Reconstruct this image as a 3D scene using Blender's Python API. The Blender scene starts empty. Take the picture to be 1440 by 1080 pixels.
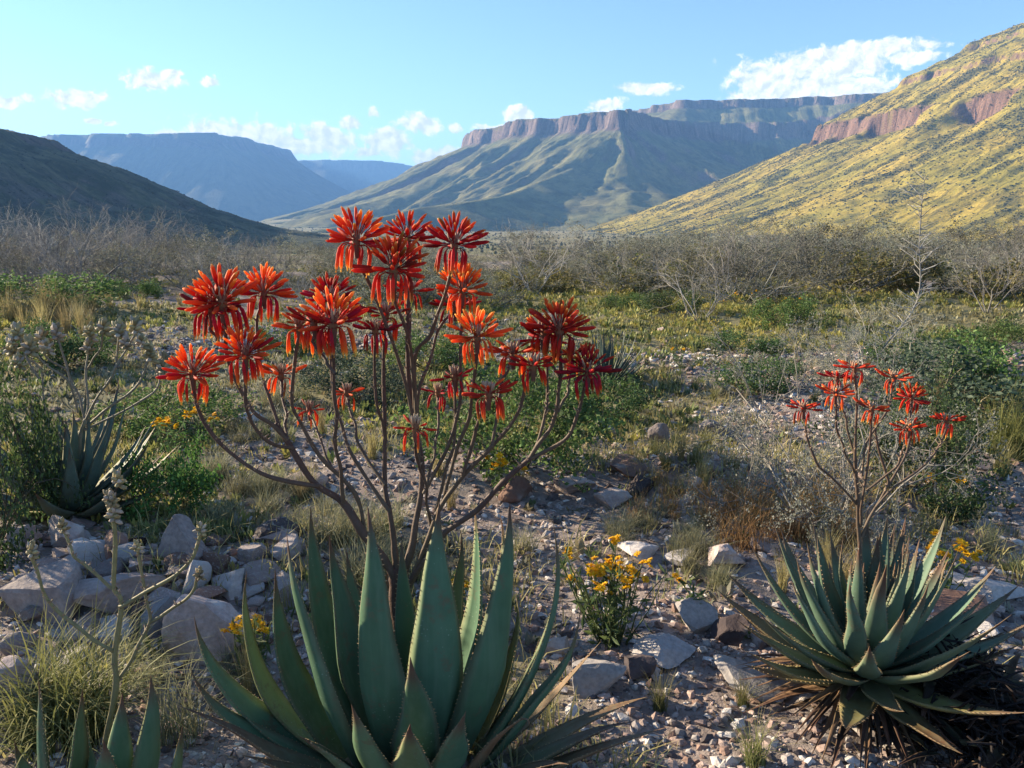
import bpy, bmesh, math, random
import numpy as np
from mathutils import Vector, Matrix

# ------------------------------------------------------------------ camera, sky, sun, exposure
R = math.radians
scene = bpy.context.scene
CAM_Z, PITCH, FPX = 1.25, R(11.6), 1109.0        # focal length in pixels of the 1440 px wide photograph
cam_data = bpy.data.cameras.new('camera')
cam_data.sensor_width = 36.0
cam_data.lens = 36.0 * FPX / 1440.0
cam_data.clip_start = 0.05
cam_data.clip_end = 60000.0
cam = bpy.data.objects.new('camera', cam_data)
scene.collection.objects.link(cam)
cam.location = (0, 0, CAM_Z)
cam.rotation_euler = (R(90) - PITCH, 0, 0)
scene.camera = cam

SUN_AZ, SUN_EL = R(-63), R(17)                    # azimuth from the view direction (+Y), negative = to the left
sun_vec = Vector((math.sin(SUN_AZ) * math.cos(SUN_EL), math.cos(SUN_AZ) * math.cos(SUN_EL), math.sin(SUN_EL)))
sun_data = bpy.data.lights.new('sun', 'SUN')
sun_data.energy = 4.7
sun_data.angle = R(0.6)
sun_data.color = (1.0, 0.84, 0.60)
sun = bpy.data.objects.new('sun', sun_data)
scene.collection.objects.link(sun)
sun.rotation_euler = (-sun_vec).to_track_quat('-Z', 'Y').to_euler()
sun.location = (-50, 30, 60)

scene.view_settings.view_transform = 'Standard'
scene.view_settings.look = 'None'
scene.view_settings.exposure = 1.95
scene.view_settings.gamma = 1.0
scene.view_settings.use_curve_mapping = False
scene.render.engine = 'CYCLES'
cy = scene.cycles
cy.use_denoising = True
cy.denoiser = 'OPENIMAGEDENOISE'
cy.denoising_input_passes = 'RGB_ALBEDO_NORMAL'
cy.denoising_prefilter = 'ACCURATE'
cy.max_bounces = 6
cy.diffuse_bounces = 3
cy.glossy_bounces = 2
cy.transmission_bounces = 3
cy.transparent_max_bounces = 8
cy.volume_bounces = 0
cy.use_adaptive_sampling = False
cy.caustics_reflective = False
cy.caustics_refractive = False


class NT:
    """Small node-tree writer."""
    def __init__(self, tree):
        self.t = tree
        tree.nodes.clear()

    def n(self, kind, props=None, **inp):
        nd = self.t.nodes.new(kind)
        for k, v in (props or {}).items():
            setattr(nd, k, v)
        for k, v in inp.items():
            key = int(k[1:]) if k[0] == 'i' and k[1:].isdigit() else k.replace('_', ' ')
            s = nd.inputs[key]
            if hasattr(v, 'is_output'):
                self.t.links.new(v, s)
            elif hasattr(v, 'outputs'):
                self.t.links.new(v.outputs[0], s)
            else:
                s.default_value = v
        return nd

    def math(self, op, a, b=0.0, clamp=False):
        return self.n('ShaderNodeMath', {'operation': op, 'use_clamp': clamp}, i0=a, i1=b).outputs[0]

    def mix(self, f, a, b, mode='MIX'):
        nd = self.t.nodes.new('ShaderNodeMix')
        nd.data_type = 'RGBA'
        nd.blend_type = mode
        for idx, v in ((0, f), (6, a), (7, b)):
            if hasattr(v, 'is_output'):
                self.t.links.new(v, nd.inputs[idx])
            elif isinstance(v, (tuple, list)) and len(v) == 3:
                nd.inputs[idx].default_value = (*v, 1)
            else:
                nd.inputs[idx].default_value = v
        return nd.outputs[2]

    def ramp(self, f, a, b, to0=0.0, to1=1.0, smooth=False):
        nd = self.t.nodes.new('ShaderNodeMapRange')
        nd.interpolation_type = 'SMOOTHSTEP' if smooth else 'LINEAR'
        for k, v in enumerate((f, a, b, to0, to1)):
            if hasattr(v, 'is_output'):
                self.t.links.new(v, nd.inputs[k])
            else:
                nd.inputs[k].default_value = v
        return nd.outputs[0]

    def noise(self, vec, scale, detail=4, rough=0.55):
        return self.n('ShaderNodeTexNoise', Vector=vec, Scale=scale, Detail=detail, Roughness=rough).outputs[0]


def pix_dir(px, py):
    dx, dy = (px - 720.0) / FPX, (540.0 - py) / FPX
    return Vector((dx, math.cos(PITCH) + dy * math.sin(PITCH), -math.sin(PITCH) + dy * math.cos(PITCH)))


def at(px, py, Y):
    d = pix_dir(px, py)
    return Vector((0, 0, CAM_Z)) + d * (Y / d.y)


def make_world():
    world = bpy.data.worlds.new('World')
    scene.world = world
    world.use_nodes = True
    N = NT(world.node_tree)
    sky = N.n('ShaderNodeTexSky', {'sky_type': 'NISHITA', 'sun_disc': False, 'sun_elevation': SUN_EL,
                                   'sun_rotation': SUN_AZ, 'altitude': 900.0, 'air_density': 1.0,
                                   'dust_density': 0.1, 'ozone_density': 3.0})
    geo = N.n('ShaderNodeNewGeometry')
    v = N.n('ShaderNodeVectorMath', {'operation': 'NORMALIZE'}, i0=N.n('ShaderNodeTexCoord').outputs['Generated'])
    sep = N.n('ShaderNodeSeparateXYZ', i0=v)
    az = N.math('ARCTAN2', sep.outputs[0], sep.outputs[1])
    el = N.math('ARCSINE', sep.outputs[2])
    co = N.n('ShaderNodeCombineXYZ', X=az, Y=el, Z=0.0)
    warp = N.n('ShaderNodeTexNoise', Vector=co, Scale=26.0, Detail=3.0, Roughness=0.6)
    wv = N.n('ShaderNodeVectorMath', {'operation': 'MULTIPLY_ADD'}, i0=warp.outputs['Color'],
             i1=(0.03, 0.016, 0), i2=co)
    wv = N.n('ShaderNodeVectorMath', {'operation': 'ADD'}, i0=wv, i1=(-0.015, -0.008, 0))
    # clouds: pixel centre and half sizes in the photograph -> direction in the sky
    clouds = [(215, 113, 36, 15), (240, 104, 16, 8), (103, 138, 34, 12), (296, 117, 17, 8), (40, 136, 10, 6), (8, 143, 20, 8),
              (130, 168, 12, 4), (155, 175, 9, 4), (330, 192, 90, 24), (395, 205, 95, 18), (460, 195, 45, 20), (250, 193, 40, 12),
              (492, 172, 22, 10), (530, 156, 8, 9), (588, 174, 32, 14), (545, 198, 38, 18), (520, 213, 28, 8), (640, 178, 12, 9),
              (618, 220, 46, 15), (728, 160, 24, 11), (850, 147, 30, 12), (912, 125, 44, 9), (700, 178, 32, 6),
              (1085, 118, 58, 36), (1060, 142, 44, 20), (1150, 95, 105, 25), (1215, 72, 95, 12), (1150, 130, 110, 28),
              (1280, 82, 40, 8)]
    ell = []
    for (x, y, a, b) in clouds:
        d = pix_dir(x, y).normalized()
        ell.append((math.atan2(d.x, d.y), math.asin(d.z), 1.05 * a / FPX, 1.05 * b / FPX))
    rr = random.Random(5)
    for k in range(14):                         # the same kind of cloud round the rest of the horizon
        ell.append((R(rr.uniform(45, 315)), R(rr.uniform(4, 12)), rr.uniform(.02, .09), rr.uniform(.008, .02)))
    best = None
    for (a0, e0, ra, re) in ell:
        aw = a0 if a0 <= math.pi else a0 - 2 * math.pi
        q = N.n('ShaderNodeVectorMath', {'operation': 'MULTIPLY_ADD'}, i0=wv, i1=(1 / ra, 1 / re, 0), i2=(-aw / ra, -e0 / re, 0))
        ln = N.n('ShaderNodeVectorMath', {'operation': 'LENGTH'}, i0=q).outputs['Value']
        best = ln if best is None else N.math('MINIMUM', best, ln)
    nz0 = N.noise(wv, 58.0, 5, 0.62)
    nz1 = N.noise(N.n('ShaderNodeVectorMath', {'operation': 'ADD'}, i0=wv, i1=(-0.006, 0.006, 0)), 58.0, 4, 0.62)   # a step towards the sun
    f0 = N.math('ADD', N.math('SUBTRACT', 1.0, best), N.math('MULTIPLY', N.math('SUBTRACT', nz0, 0.5), 2.0))
    dif = N.math('SUBTRACT', nz0, nz1)
    alpha = N.ramp(f0, -0.02, 0.42, smooth=True)
    lit = N.ramp(dif, -0.14, 0.16)
    cloud = N.mix(lit, (3.7, 3.85, 4.1), (6.6, 6.3, 5.7))
    hz = N.ramp(el, R(2.0), R(9.0))
    cloud = N.mix(hz, N.mix(0.35, cloud, (5.6, 5.0, 3.9)), cloud)
    col = N.mix(N.math('MULTIPLY', alpha, 0.94), sky.outputs[0], cloud)
    bg = N.n('ShaderNodeBackground', Color=col, Strength=0.070)
    N.n('ShaderNodeOutputWorld', Surface=bg)
    world.cycles.sampling_method = 'MANUAL'
    world.cycles.sample_map_resolution = 512
    return world


make_world()

# ------------------------------------------------------------------ helpers
rng = np.random.default_rng(11)
rnd = random.Random(7)
MASK = np.uint32(0xFFFFFFFF)


def _h(ix, iy, iz, seed):
    with np.errstate(over='ignore'):
        h = (ix.astype(np.int64) * 374761393 + iy.astype(np.int64) * 668265263 + iz.astype(np.int64) * 2147483647 + seed * 974711).astype(np.uint64)
        h = (h & np.uint64(0xFFFFFFFF)).astype(np.uint32)
        h = (h ^ (h >> np.uint32(13))) * np.uint32(1274126177)
        h = (h ^ (h >> np.uint32(16))) * np.uint32(2246822519)
        h = h ^ (h >> np.uint32(15))
    return h.astype(np.float64) / 4294967295.0


def vn2(x, y, seed=0):
    x, y = np.asarray(x, float), np.asarray(y, float)
    ix, iy = np.floor(x), np.floor(y)
    fx, fy = x - ix, y - iy
    fx, fy = fx * fx * (3 - 2 * fx), fy * fy * (3 - 2 * fy)
    z = np.zeros_like(ix)
    a = _h(ix, iy, z, seed); b = _h(ix + 1, iy, z, seed)
    c = _h(ix, iy + 1, z, seed); d = _h(ix + 1, iy + 1, z, seed)
    return (a + (b - a) * fx) * (1 - fy) + (c + (d - c) * fx) * fy


def fbm2(x, y, o=4, seed=0, g=0.5):
    s, a, t = 0.0, 1.0, 0.0
    for k in range(o):
        s = s + a * vn2(x * 2 ** k + 17.3 * k, y * 2 ** k - 9.1 * k, seed + k)
        t += a
        a *= g
    return s / t                                   # 0..1


def vn3(p, seed=0):
    i = np.floor(p)
    f = p - i
    f = f * f * (3 - 2 * f)
    r = 0
    for dx in (0, 1):
        for dy in (0, 1):
            for dz in (0, 1):
                w = (f[:, 0] if dx else 1 - f[:, 0]) * (f[:, 1] if dy else 1 - f[:, 1]) * (f[:, 2] if dz else 1 - f[:, 2])
                r = r + w * _h(i[:, 0] + dx, i[:, 1] + dy, i[:, 2] + dz, seed)
    return r


def sstep(a, b, x):
    t = np.clip((x - a) / (b - a), 0, 1)
    return t * t * (3 - 2 * t)


def mesh_from(name, V, F, col=None, smooth=True):
    V = np.ascontiguousarray(V, dtype=np.float32)
    F = np.ascontiguousarray(F, dtype=np.int32)
    n, k = F.shape
    me = bpy.data.meshes.new(name)
    me.vertices.add(len(V))
    me.vertices.foreach_set('co', V.ravel())
    me.loops.add(n * k)
    me.loops.foreach_set('vertex_index', F.ravel())
    me.polygons.add(n)
    me.polygons.foreach_set('loop_start', np.arange(0, n * k, k, dtype=np.int32))
    me.polygons.foreach_set('use_smooth', np.full(n, smooth, dtype=bool))
    me.update(calc_edges=True)
    if col is not None:
        c = np.ones((len(V), 4), np.float32)
        c[:, :3] = col
        at_ = me.attributes.new('col', 'FLOAT_COLOR', 'POINT')
        at_.data.foreach_set('color', c.ravel())
    return me


class MB:
    """Collects triangles for ONE mesh."""
    def __init__(self):
        self.V, self.F, self.C, self.n = [], [], [], 0

    def add(self, V, F, C):
        V = np.asarray(V, float); F = np.asarray(F, int)
        if F.shape[1] == 4:
            F = np.vstack([F[:, [0, 1, 2]], F[:, [0, 2, 3]]])
        C = np.asarray(C, float)
        if C.ndim == 1:
            C = np.tile(C, (len(V), 1))
        self.V.append(V); self.F.append(F + self.n); self.C.append(C)
        self.n += len(V)

    def tube(self, pts, rad, sides, C, cap=True):
        V, F = tube(pts, rad, sides)
        C = np.asarray(C, float)
        if C.ndim == 2 and len(C) == len(pts):
            C = np.repeat(C, sides, axis=0)
        if C.ndim == 2:
            C = np.vstack([C, C[-1:]])
        self.add(V, F, C)

    def scatter(self, TV, TF, M, T, C):
        """copies of a template: M (n,3,3), T (n,3), C (n,3) or (n,len(TV),3)"""
        n, k = len(T), len(TV)
        V = np.einsum('nij,kj->nki', M, TV) + T[:, None, :]
        F = (TF[None] + (np.arange(n) * k)[:, None, None]).reshape(-1, TF.shape[1])
        C = np.repeat(C, k, axis=0) if C.ndim == 2 else C.reshape(-1, 3)
        self.add(V.reshape(-1, 3), F, C)

    def mesh(self, name, smooth=True):
        return mesh_from(name, np.vstack(self.V), np.vstack(self.F), np.vstack(self.C), smooth)


def tube(pts, rad, sides):
    P = np.asarray(pts, float)
    n = len(P)
    rad = np.broadcast_to(np.asarray(rad, float), (n,))
    T = np.gradient(P, axis=0)
    T /= np.linalg.norm(T, axis=1, keepdims=True) + 1e-12
    ref = np.array([0, 0, 1.0]) if abs(T[0, 2]) < 0.9 else np.array([1.0, 0, 0])
    u = np.cross(T[0], ref); u /= np.linalg.norm(u)
    V = []
    ang = np.arange(sides) * 2 * math.pi / sides
    for i in range(n):
        u = u - T[i] * np.dot(u, T[i]); u /= np.linalg.norm(u) + 1e-12
        w = np.cross(T[i], u)
        V.append(P[i] + rad[i] * (np.cos(ang)[:, None] * u + np.sin(ang)[:, None] * w))
    V = np.vstack(V + [P[-1:] + T[-1:] * rad[-1] * 0.6])
    F = []
    for i in range(n - 1):
        for j in range(sides):
            a, b = i * sides + j, i * sides + (j + 1) % sides
            F.append((a, b, b + sides)); F.append((a, b + sides, a + sides))
    tip = n * sides
    for j in range(sides):
        F.append(((n - 1) * sides + j, (n - 1) * sides + (j + 1) % sides, tip))
    return V, np.array(F)


def spline(pts, per=5):
    """Catmull-Rom through the points"""
    P = [np.asarray(p, float) for p in pts]
    if len(P) == 2:
        return np.array([P[0] + (P[1] - P[0]) * t for t in np.linspace(0, 1, per + 1)])
    P = [2 * P[0] - P[1]] + P + [2 * P[-1] - P[-2]]
    out = []
    for i in range(1, len(P) - 2):
        for t in np.arange(per) / per:
            p0, p1, p2, p3 = P[i - 1:i + 3]
            out.append(0.5 * (2 * p1 + (p2 - p0) * t + (2 * p0 - 5 * p1 + 4 * p2 - p3) * t * t + (3 * p1 - p0 - 3 * p2 + p3) * t ** 3))
    out.append(P[-2])
    return np.array(out)


coll = scene.collection


def obj(name, me, mat=None, parent=None, loc=None, kind=None):
    o = bpy.data.objects.new(name, me)
    coll.objects.link(o)
    if mat is not None and me is not None and not me.materials:
        me.materials.append(mat)
    if parent is not None:
        o.parent = parent
    if loc is not None:
        o.location = loc
    if kind:
        o['kind'] = kind
    return o


def tag(o, label, cat, group=None):
    o['label'] = label
    o['category'] = cat
    if group:
        o['group'] = group
    return o


def thing(name, loc, label, cat, group=None):
    o = bpy.data.objects.new(name, None)
    o.empty_display_size = 0.05
    coll.objects.link(o)
    o.location = loc
    return tag(o, label, cat, group)


def copy_tree(o, parent=None):
    c = o.copy()
    coll.objects.link(c)
    if parent is not None:
        c.parent = parent
    for ch in o.children:
        copy_tree(ch, c)
    return c


def rotmats(n, g, zmax=None):
    """n random rotations"""
    q = g.normal(size=(n, 4)); q /= np.linalg.norm(q, axis=1, keepdims=True)
    w, x, y, z = q.T
    return np.stack([np.stack([1 - 2 * (y * y + z * z), 2 * (x * y - z * w), 2 * (x * z + y * w)], -1),
                     np.stack([2 * (x * y + z * w), 1 - 2 * (x * x + z * z), 2 * (y * z - x * w)], -1),
                     np.stack([2 * (x * z - y * w), 2 * (y * z + x * w), 1 - 2 * (x * x + y * y)], -1)], 1)


# ------------------------------------------------------------------ materials
def mat_attr(name, rough=0.7, trans=0.0, nscale=40.0, namt=0.25, bump=0.0, bscale=200.0, ovar=0.25, hvar=0.02, spec=0.3, local=True):
    """colour from the mesh's own 'col' attribute, with noise, variation from object to object and light through thin tissue"""
    m = bpy.data.materials.new(name)
    m.use_nodes = True
    N = NT(m.node_tree)
    c = N.n('ShaderNodeAttribute', {'attribute_name': 'col'}).outputs['Color']
    tc = N.n('ShaderNodeTexCoord').outputs['Object']
    oi = N.n('ShaderNodeObjectInfo').outputs['Random']
    nz = N.noise(tc, nscale, 3)
    val = N.math('MULTIPLY', N.ramp(nz, 0.25, 0.75, 1 - namt, 1 + namt), N.ramp(oi, 0, 1, 1 - ovar, 1 + ovar))
    hsv = N.n('ShaderNodeHueSaturation', Color=c, Value=val, Hue=N.ramp(oi, 0, 1, 0.5 - hvar, 0.5 + hvar), Saturation=1.0).outputs[0]
    if name == 'aloe_leaf':                        # pale flecks and a waxy bloom in lengthwise streaks
        vo = N.n('ShaderNodeTexVoronoi', {'feature': 'F1'}, Vector=tc, Scale=95.0)
        sp = N.math('MULTIPLY', N.ramp(vo.outputs['Distance'], 0.20, 0.10), N.ramp(N.noise(tc, 9, 2), 0.52, 0.66))
        hsv = N.mix(N.math('MULTIPLY', sp, 0.45), hsv, (0.34, 0.42, 0.34))
        st = N.noise(N.n('ShaderNodeVectorMath', {'operation': 'MULTIPLY'}, i0=tc, i1=(70, 70, 5)), 1.0, 3)
        hsv = N.mix(N.math('MULTIPLY', N.ramp(st, 0.45, 0.75), 0.30), hsv, (0.16, 0.22, 0.15))
        sc = N.math('MULTIPLY', N.ramp(N.noise(tc, 16, 6, 0.75), 0.57, 0.66), 0.65)
        hsv = N.mix(sc, hsv, (0.14, 0.10, 0.06))
    p = N.n('ShaderNodeBsdfPrincipled', Base_Color=hsv, Roughness=rough)
    p.inputs['Specular IOR Level'].default_value = spec
    if bump:
        b = N.n('ShaderNodeBump', Strength=bump, Distance=0.004, Height=N.noise(tc, bscale, 4))
        m.node_tree.links.new(b.outputs[0], p.inputs['Normal'])
    out = p.outputs[0]
    if trans:
        t = N.n('ShaderNodeBsdfTranslucent', Color=hsv)
        out = N.n('ShaderNodeMixShader', Fac=trans, i1=p, i2=t).outputs[0]
    N.n('ShaderNodeOutputMaterial', Surface=out)
    return m


def mat_rock(name, c1, c2, c3, scale=1.0, disp=0.5):
    m = bpy.data.materials.new(name)
    m.use_nodes = True
    N = NT(m.node_tree)
    tc = N.n('ShaderNodeTexCoord').outputs['Object']
    oi = N.n('ShaderNodeObjectInfo').outputs['Random']
    off = N.n('ShaderNodeVectorMath', {'operation': 'ADD'}, i0=tc, i1=N.n('ShaderNodeCombineXYZ', X=N.math('MULTIPLY', oi, 31.0)))
    n1 = N.noise(off, 14 * scale, 5, 0.6)
    n2 = N.noise(off, 70 * scale, 4, 0.65)
    n3 = N.noise(off, 6 * scale, 3)
    base = N.mix(N.ramp(oi, 0.2, 0.8), c1, c2)
    col = N.mix(N.ramp(n1, 0.42, 0.68), base, c3)
    col = N.mix(N.ramp(n2, 0.3, 0.75), N.mix(0.45, col, (0.05, 0.04, 0.04)), col)
    col = N.mix(N.math('MULTIPLY', N.ramp(n3, 0.56, 0.66), 0.55), col, (0.42, 0.39, 0.36))   # pale lichen and caliche crust
    val = N.ramp(N.n('ShaderNodeMath', {'operation': 'FRACT'}, i0=N.math('MULTIPLY', oi, 7.31)).outputs[0], 0, 1, 0.62, 1.3)
    hsv = N.n('ShaderNodeHueSaturation', Color=col, Value=val, Hue=0.5, Saturation=1.0).outputs[0]
    b = N.n('ShaderNodeBump', Strength=disp, Distance=0.006, Height=N.math('ADD', n2, N.math('MULTIPLY', n1, 1.5)))
    p = N.n('ShaderNodeBsdfPrincipled', Base_Color=hsv, Roughness=0.88, Normal=b)
    p.inputs['Specular IOR Level'].default_value = 0.25
    N.n('ShaderNodeOutputMaterial', Surface=p)
    return m


M_LEAF = mat_attr('aloe_leaf', 0.62, 0.10, 14, 0.16, 0.10, 60, 0.12, 0.010, 0.22)
M_DRY = mat_attr('dry_leaf', 0.8, 0.22, 30, 0.3, 0.3, 120, 0.3, 0.015)
M_FLORET = mat_attr('aloe_floret', 0.62, 0.42, 60, 0.2, 0, 0, 0.32, 0.018, 0.22)
M_STEM = mat_attr('aloe_stem', 0.65, 0, 60, 0.22, 0.3, 250, 0.1, 0.01)
M_HERB = mat_attr('herb_leaf', 0.65, 0.35, 6, 0.2, 0, 0, 0.18, 0.015, 0.25)
M_GRASS = mat_attr('grass_blade', 0.65, 0.35, 6, 0.15, 0, 0, 0.18, 0.012, 0.25)
M_TWIG = mat_attr('grey_twig', 0.85, 0, 30, 0.25, 0, 0, 0.4, 0.015, 0.15)
M_GREYLEAF = mat_attr('grey_leaf', 0.75, 0.25, 6, 0.3, 0, 0, 0.5, 0.03, 0.15)
M_PETAL = mat_attr('yellow_petal', 0.6, 0.4, 60, 0.1, 0, 0, 0.08, 0.005, 0.2)
M_GRAVEL = mat_attr('gravel', 0.9, 0, 90, 0.35, 0.35, 200, 0, 0, 0.2)
M_ROCK = mat_rock('pink_grey_rock', (0.38, 0.285, 0.255), (0.30, 0.25, 0.235), (0.44, 0.36, 0.325))
M_ROCKPALE = mat_rock('pale_limestone', (0.47, 0.42, 0.395), (0.41, 0.39, 0.395), (0.55, 0.49, 0.45))
M_ROCKDARK = mat_rock('dark_dolerite', (0.085, 0.055, 0.06), (0.065, 0.058, 0.06), (0.13, 0.095, 0.09))
M_ROCKRED = mat_rock('red_brown_mudstone', (0.25, 0.135, 0.10), (0.20, 0.125, 0.10), (0.33, 0.20, 0.15))


def gz(x, y):
    """height of the ground: a stony terrace that drops to the valley floor"""
    x, y = np.asarray(x, float), np.asarray(y, float)
    r = np.hypot(x, y)
    near = (fbm2(x * 0.9 + 3, y * 0.9, 3, 1) - 0.5) * 0.16 + (fbm2(x * 5, y * 5, 3, 5) - 0.5) * 0.045
    near = near * (1 - sstep(20, 60, r)) * sstep(0.3, 1.2, r)
    near += 0.13 * np.exp(-((x + 1.25) / 0.75) ** 2 - ((y - 2.75) / 0.42) ** 2)        # rocky rise on the left
    near += 0.10 * np.exp(-((x - 0.6) / 1.3) ** 2 - ((y - 3.75) / 0.25) ** 2)         # ledge of broken rock
    near += (fbm2(x * 0.11, y * 0.11, 3, 9) - 0.5) * 0.7 * sstep(5, 14, r) * (1 - sstep(30, 80, r))
    drop = -15.0 * sstep(26, 190, r) + 0.0
    far = (fbm2(x / 240, y / 240, 4, 21) - 0.5) * 9 * sstep(150, 500, r) + (fbm2(x / 40, y / 40, 3, 23) - 0.5) * 1.6 * sstep(60, 200, r)
    mound = 26 * np.exp(-((x + 640) / 130) ** 2 - ((y - 2350) / 160) ** 2) + 16 * np.exp(-((x + 820) / 90) ** 2 - ((y - 2600) / 160) ** 2)
    return near + drop + far * (1 - 0.6 * sstep(3000, 6000, r)) + mound


def g1(x, y):
    return float(gz(np.array([x]), np.array([y]))[0])


def gpt(px, py):
    """the point of the ground that a pixel of the photograph looks at"""
    d = pix_dir(px, py)
    t = CAM_Z / -d.z if d.z < -1e-3 else 300.0
    for _ in range(12):
        z = g1(d.x * t, d.y * t)
        t = (CAM_Z - z) / -d.z
    return Vector((d.x * t, d.y * t, g1(d.x * t, d.y * t)))


def veg(x, y):
    """how much low growth covers the ground, 0..1"""
    r = np.hypot(x, y)
    n = fbm2(np.asarray(x) * 0.55 + 40, np.asarray(y) * 0.55, 4, 31)
    v = sstep(0.44, 0.62, n + 0.13 * sstep(3.5, 6.5, r) - 0.10 * (1 - sstep(2.2, 3.6, r)))
    bare = np.exp(-(((x + 2.8) / 2.2) ** 2 + ((y - 8.6) / 1.1) ** 2)) + np.exp(-(((x - 2.2) / 1.6) ** 2 + ((y - 7.2) / .5) ** 2))
    return np.clip(v - bare, 0, 1)


# ------------------------------------------------------------------ ground
def make_ground():
    a1 = np.linspace(-46, 46, 420)
    az = np.radians(np.concatenate([np.arange(-180, -46, 3.0), a1, np.arange(47, 180, 3.0)]))
    rr = np.concatenate([[0.25], np.geomspace(0.6, 9000, 520)])
    A, Q = np.meshgrid(az, rr)
    X, Y = np.sin(A) * Q, np.cos(A) * Q
    Z = gz(X.ravel(), Y.ravel()).reshape(X.shape)
    nA, nR = len(az), len(rr)
    V = np.stack([X, Y, Z], -1).reshape(-1, 3)
    i, j = np.meshgrid(np.arange(nR - 1), np.arange(nA), indexing='ij')
    jn = (j + 1) % nA
    F = np.stack([i * nA + j, i * nA + jn, (i + 1) * nA + jn, (i + 1) * nA + j], -1).reshape(-1, 4)
    F = F[:, ::-1]
    V = np.vstack([V, [[0, 0, V[:nA, 2].mean()]]])
    c = np.array([(len(V) - 1, k, (k + 1) % nA, (k + 1) % nA) for k in range(nA)])
    vg = veg(V[:, 0], V[:, 1])
    rad = np.hypot(V[:, 0], V[:, 1])
    col = np.stack([vg, sstep(25, 80, rad), np.zeros_like(vg)], -1)
    me = mesh_from('ground', V, F, col)
    m = bpy.data.materials.new('stony_soil'); m.use_nodes = True
    N = NT(m.node_tree)
    P = N.n('ShaderNodeNewGeometry').outputs['Position']
    at_ = N.n('ShaderNodeSeparateColor', Color=N.n('ShaderNodeAttribute', {'attribute_name': 'col'}).outputs['Color'])
    n1, n2, n3 = N.noise(P, 1.3, 5), N.noise(P, 22, 5, 0.65), N.noise(P, 95, 4, 0.7)
    vor = N.n('ShaderNodeTexVoronoi', {'feature': 'F1'}, Vector=P, Scale=48.0)
    soil = N.mix(N.ramp(n1, 0.35, 0.65), (0.36, 0.275, 0.235), (0.35, 0.31, 0.29))
    soil = N.mix(N.ramp(n2, 0.35, 0.7), N.mix(0.4, soil, (0.07, 0.05, 0.045)), soil)
    soil = N.mix(N.math('MULTIPLY', N.ramp(n3, 0.45, 0.7), 0.5), soil, (0.30, 0.26, 0.24))
    soil = N.mix(0.35, soil, N.mix(1.0, soil, N.n('ShaderNodeSeparateColor', Color=vor.outputs['Color']).outputs[0], 'MULTIPLY'))
    litter = N.mix(N.ramp(n2, 0.3, 0.7), (0.14, 0.135, 0.055), (0.25, 0.215, 0.105))
    col = N.mix(N.math('MULTIPLY', at_.outputs[0], 0.85), soil, litter)
    f1, f2 = N.noise(P, 0.06, 6, 0.65), N.noise(P, 0.006, 4, 0.6)
    farc = N.mix(N.ramp(f1, 0.42, 0.6), (0.09, 0.095, 0.04), (0.26, 0.22, 0.10))
    farc = N.mix(N.ramp(f2, 0.45, 0.65), farc, (0.33, 0.28, 0.15))
    col = N.mix(at_.outputs[1], col, farc)
    b = N.n('ShaderNodeBump', Strength=0.8, Distance=0.012, Height=N.math('ADD', n2, N.math('MULTIPLY', n3, 0.6)))
    p = N.n('ShaderNodeBsdfPrincipled', Base_Color=col, Roughness=0.95, Normal=b)
    p.inputs['Specular IOR Level'].default_value = 0.15
    N.n('ShaderNodeOutputMaterial', Surface=p)
    obj('ground', me, m, kind='structure')


make_ground()


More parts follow.
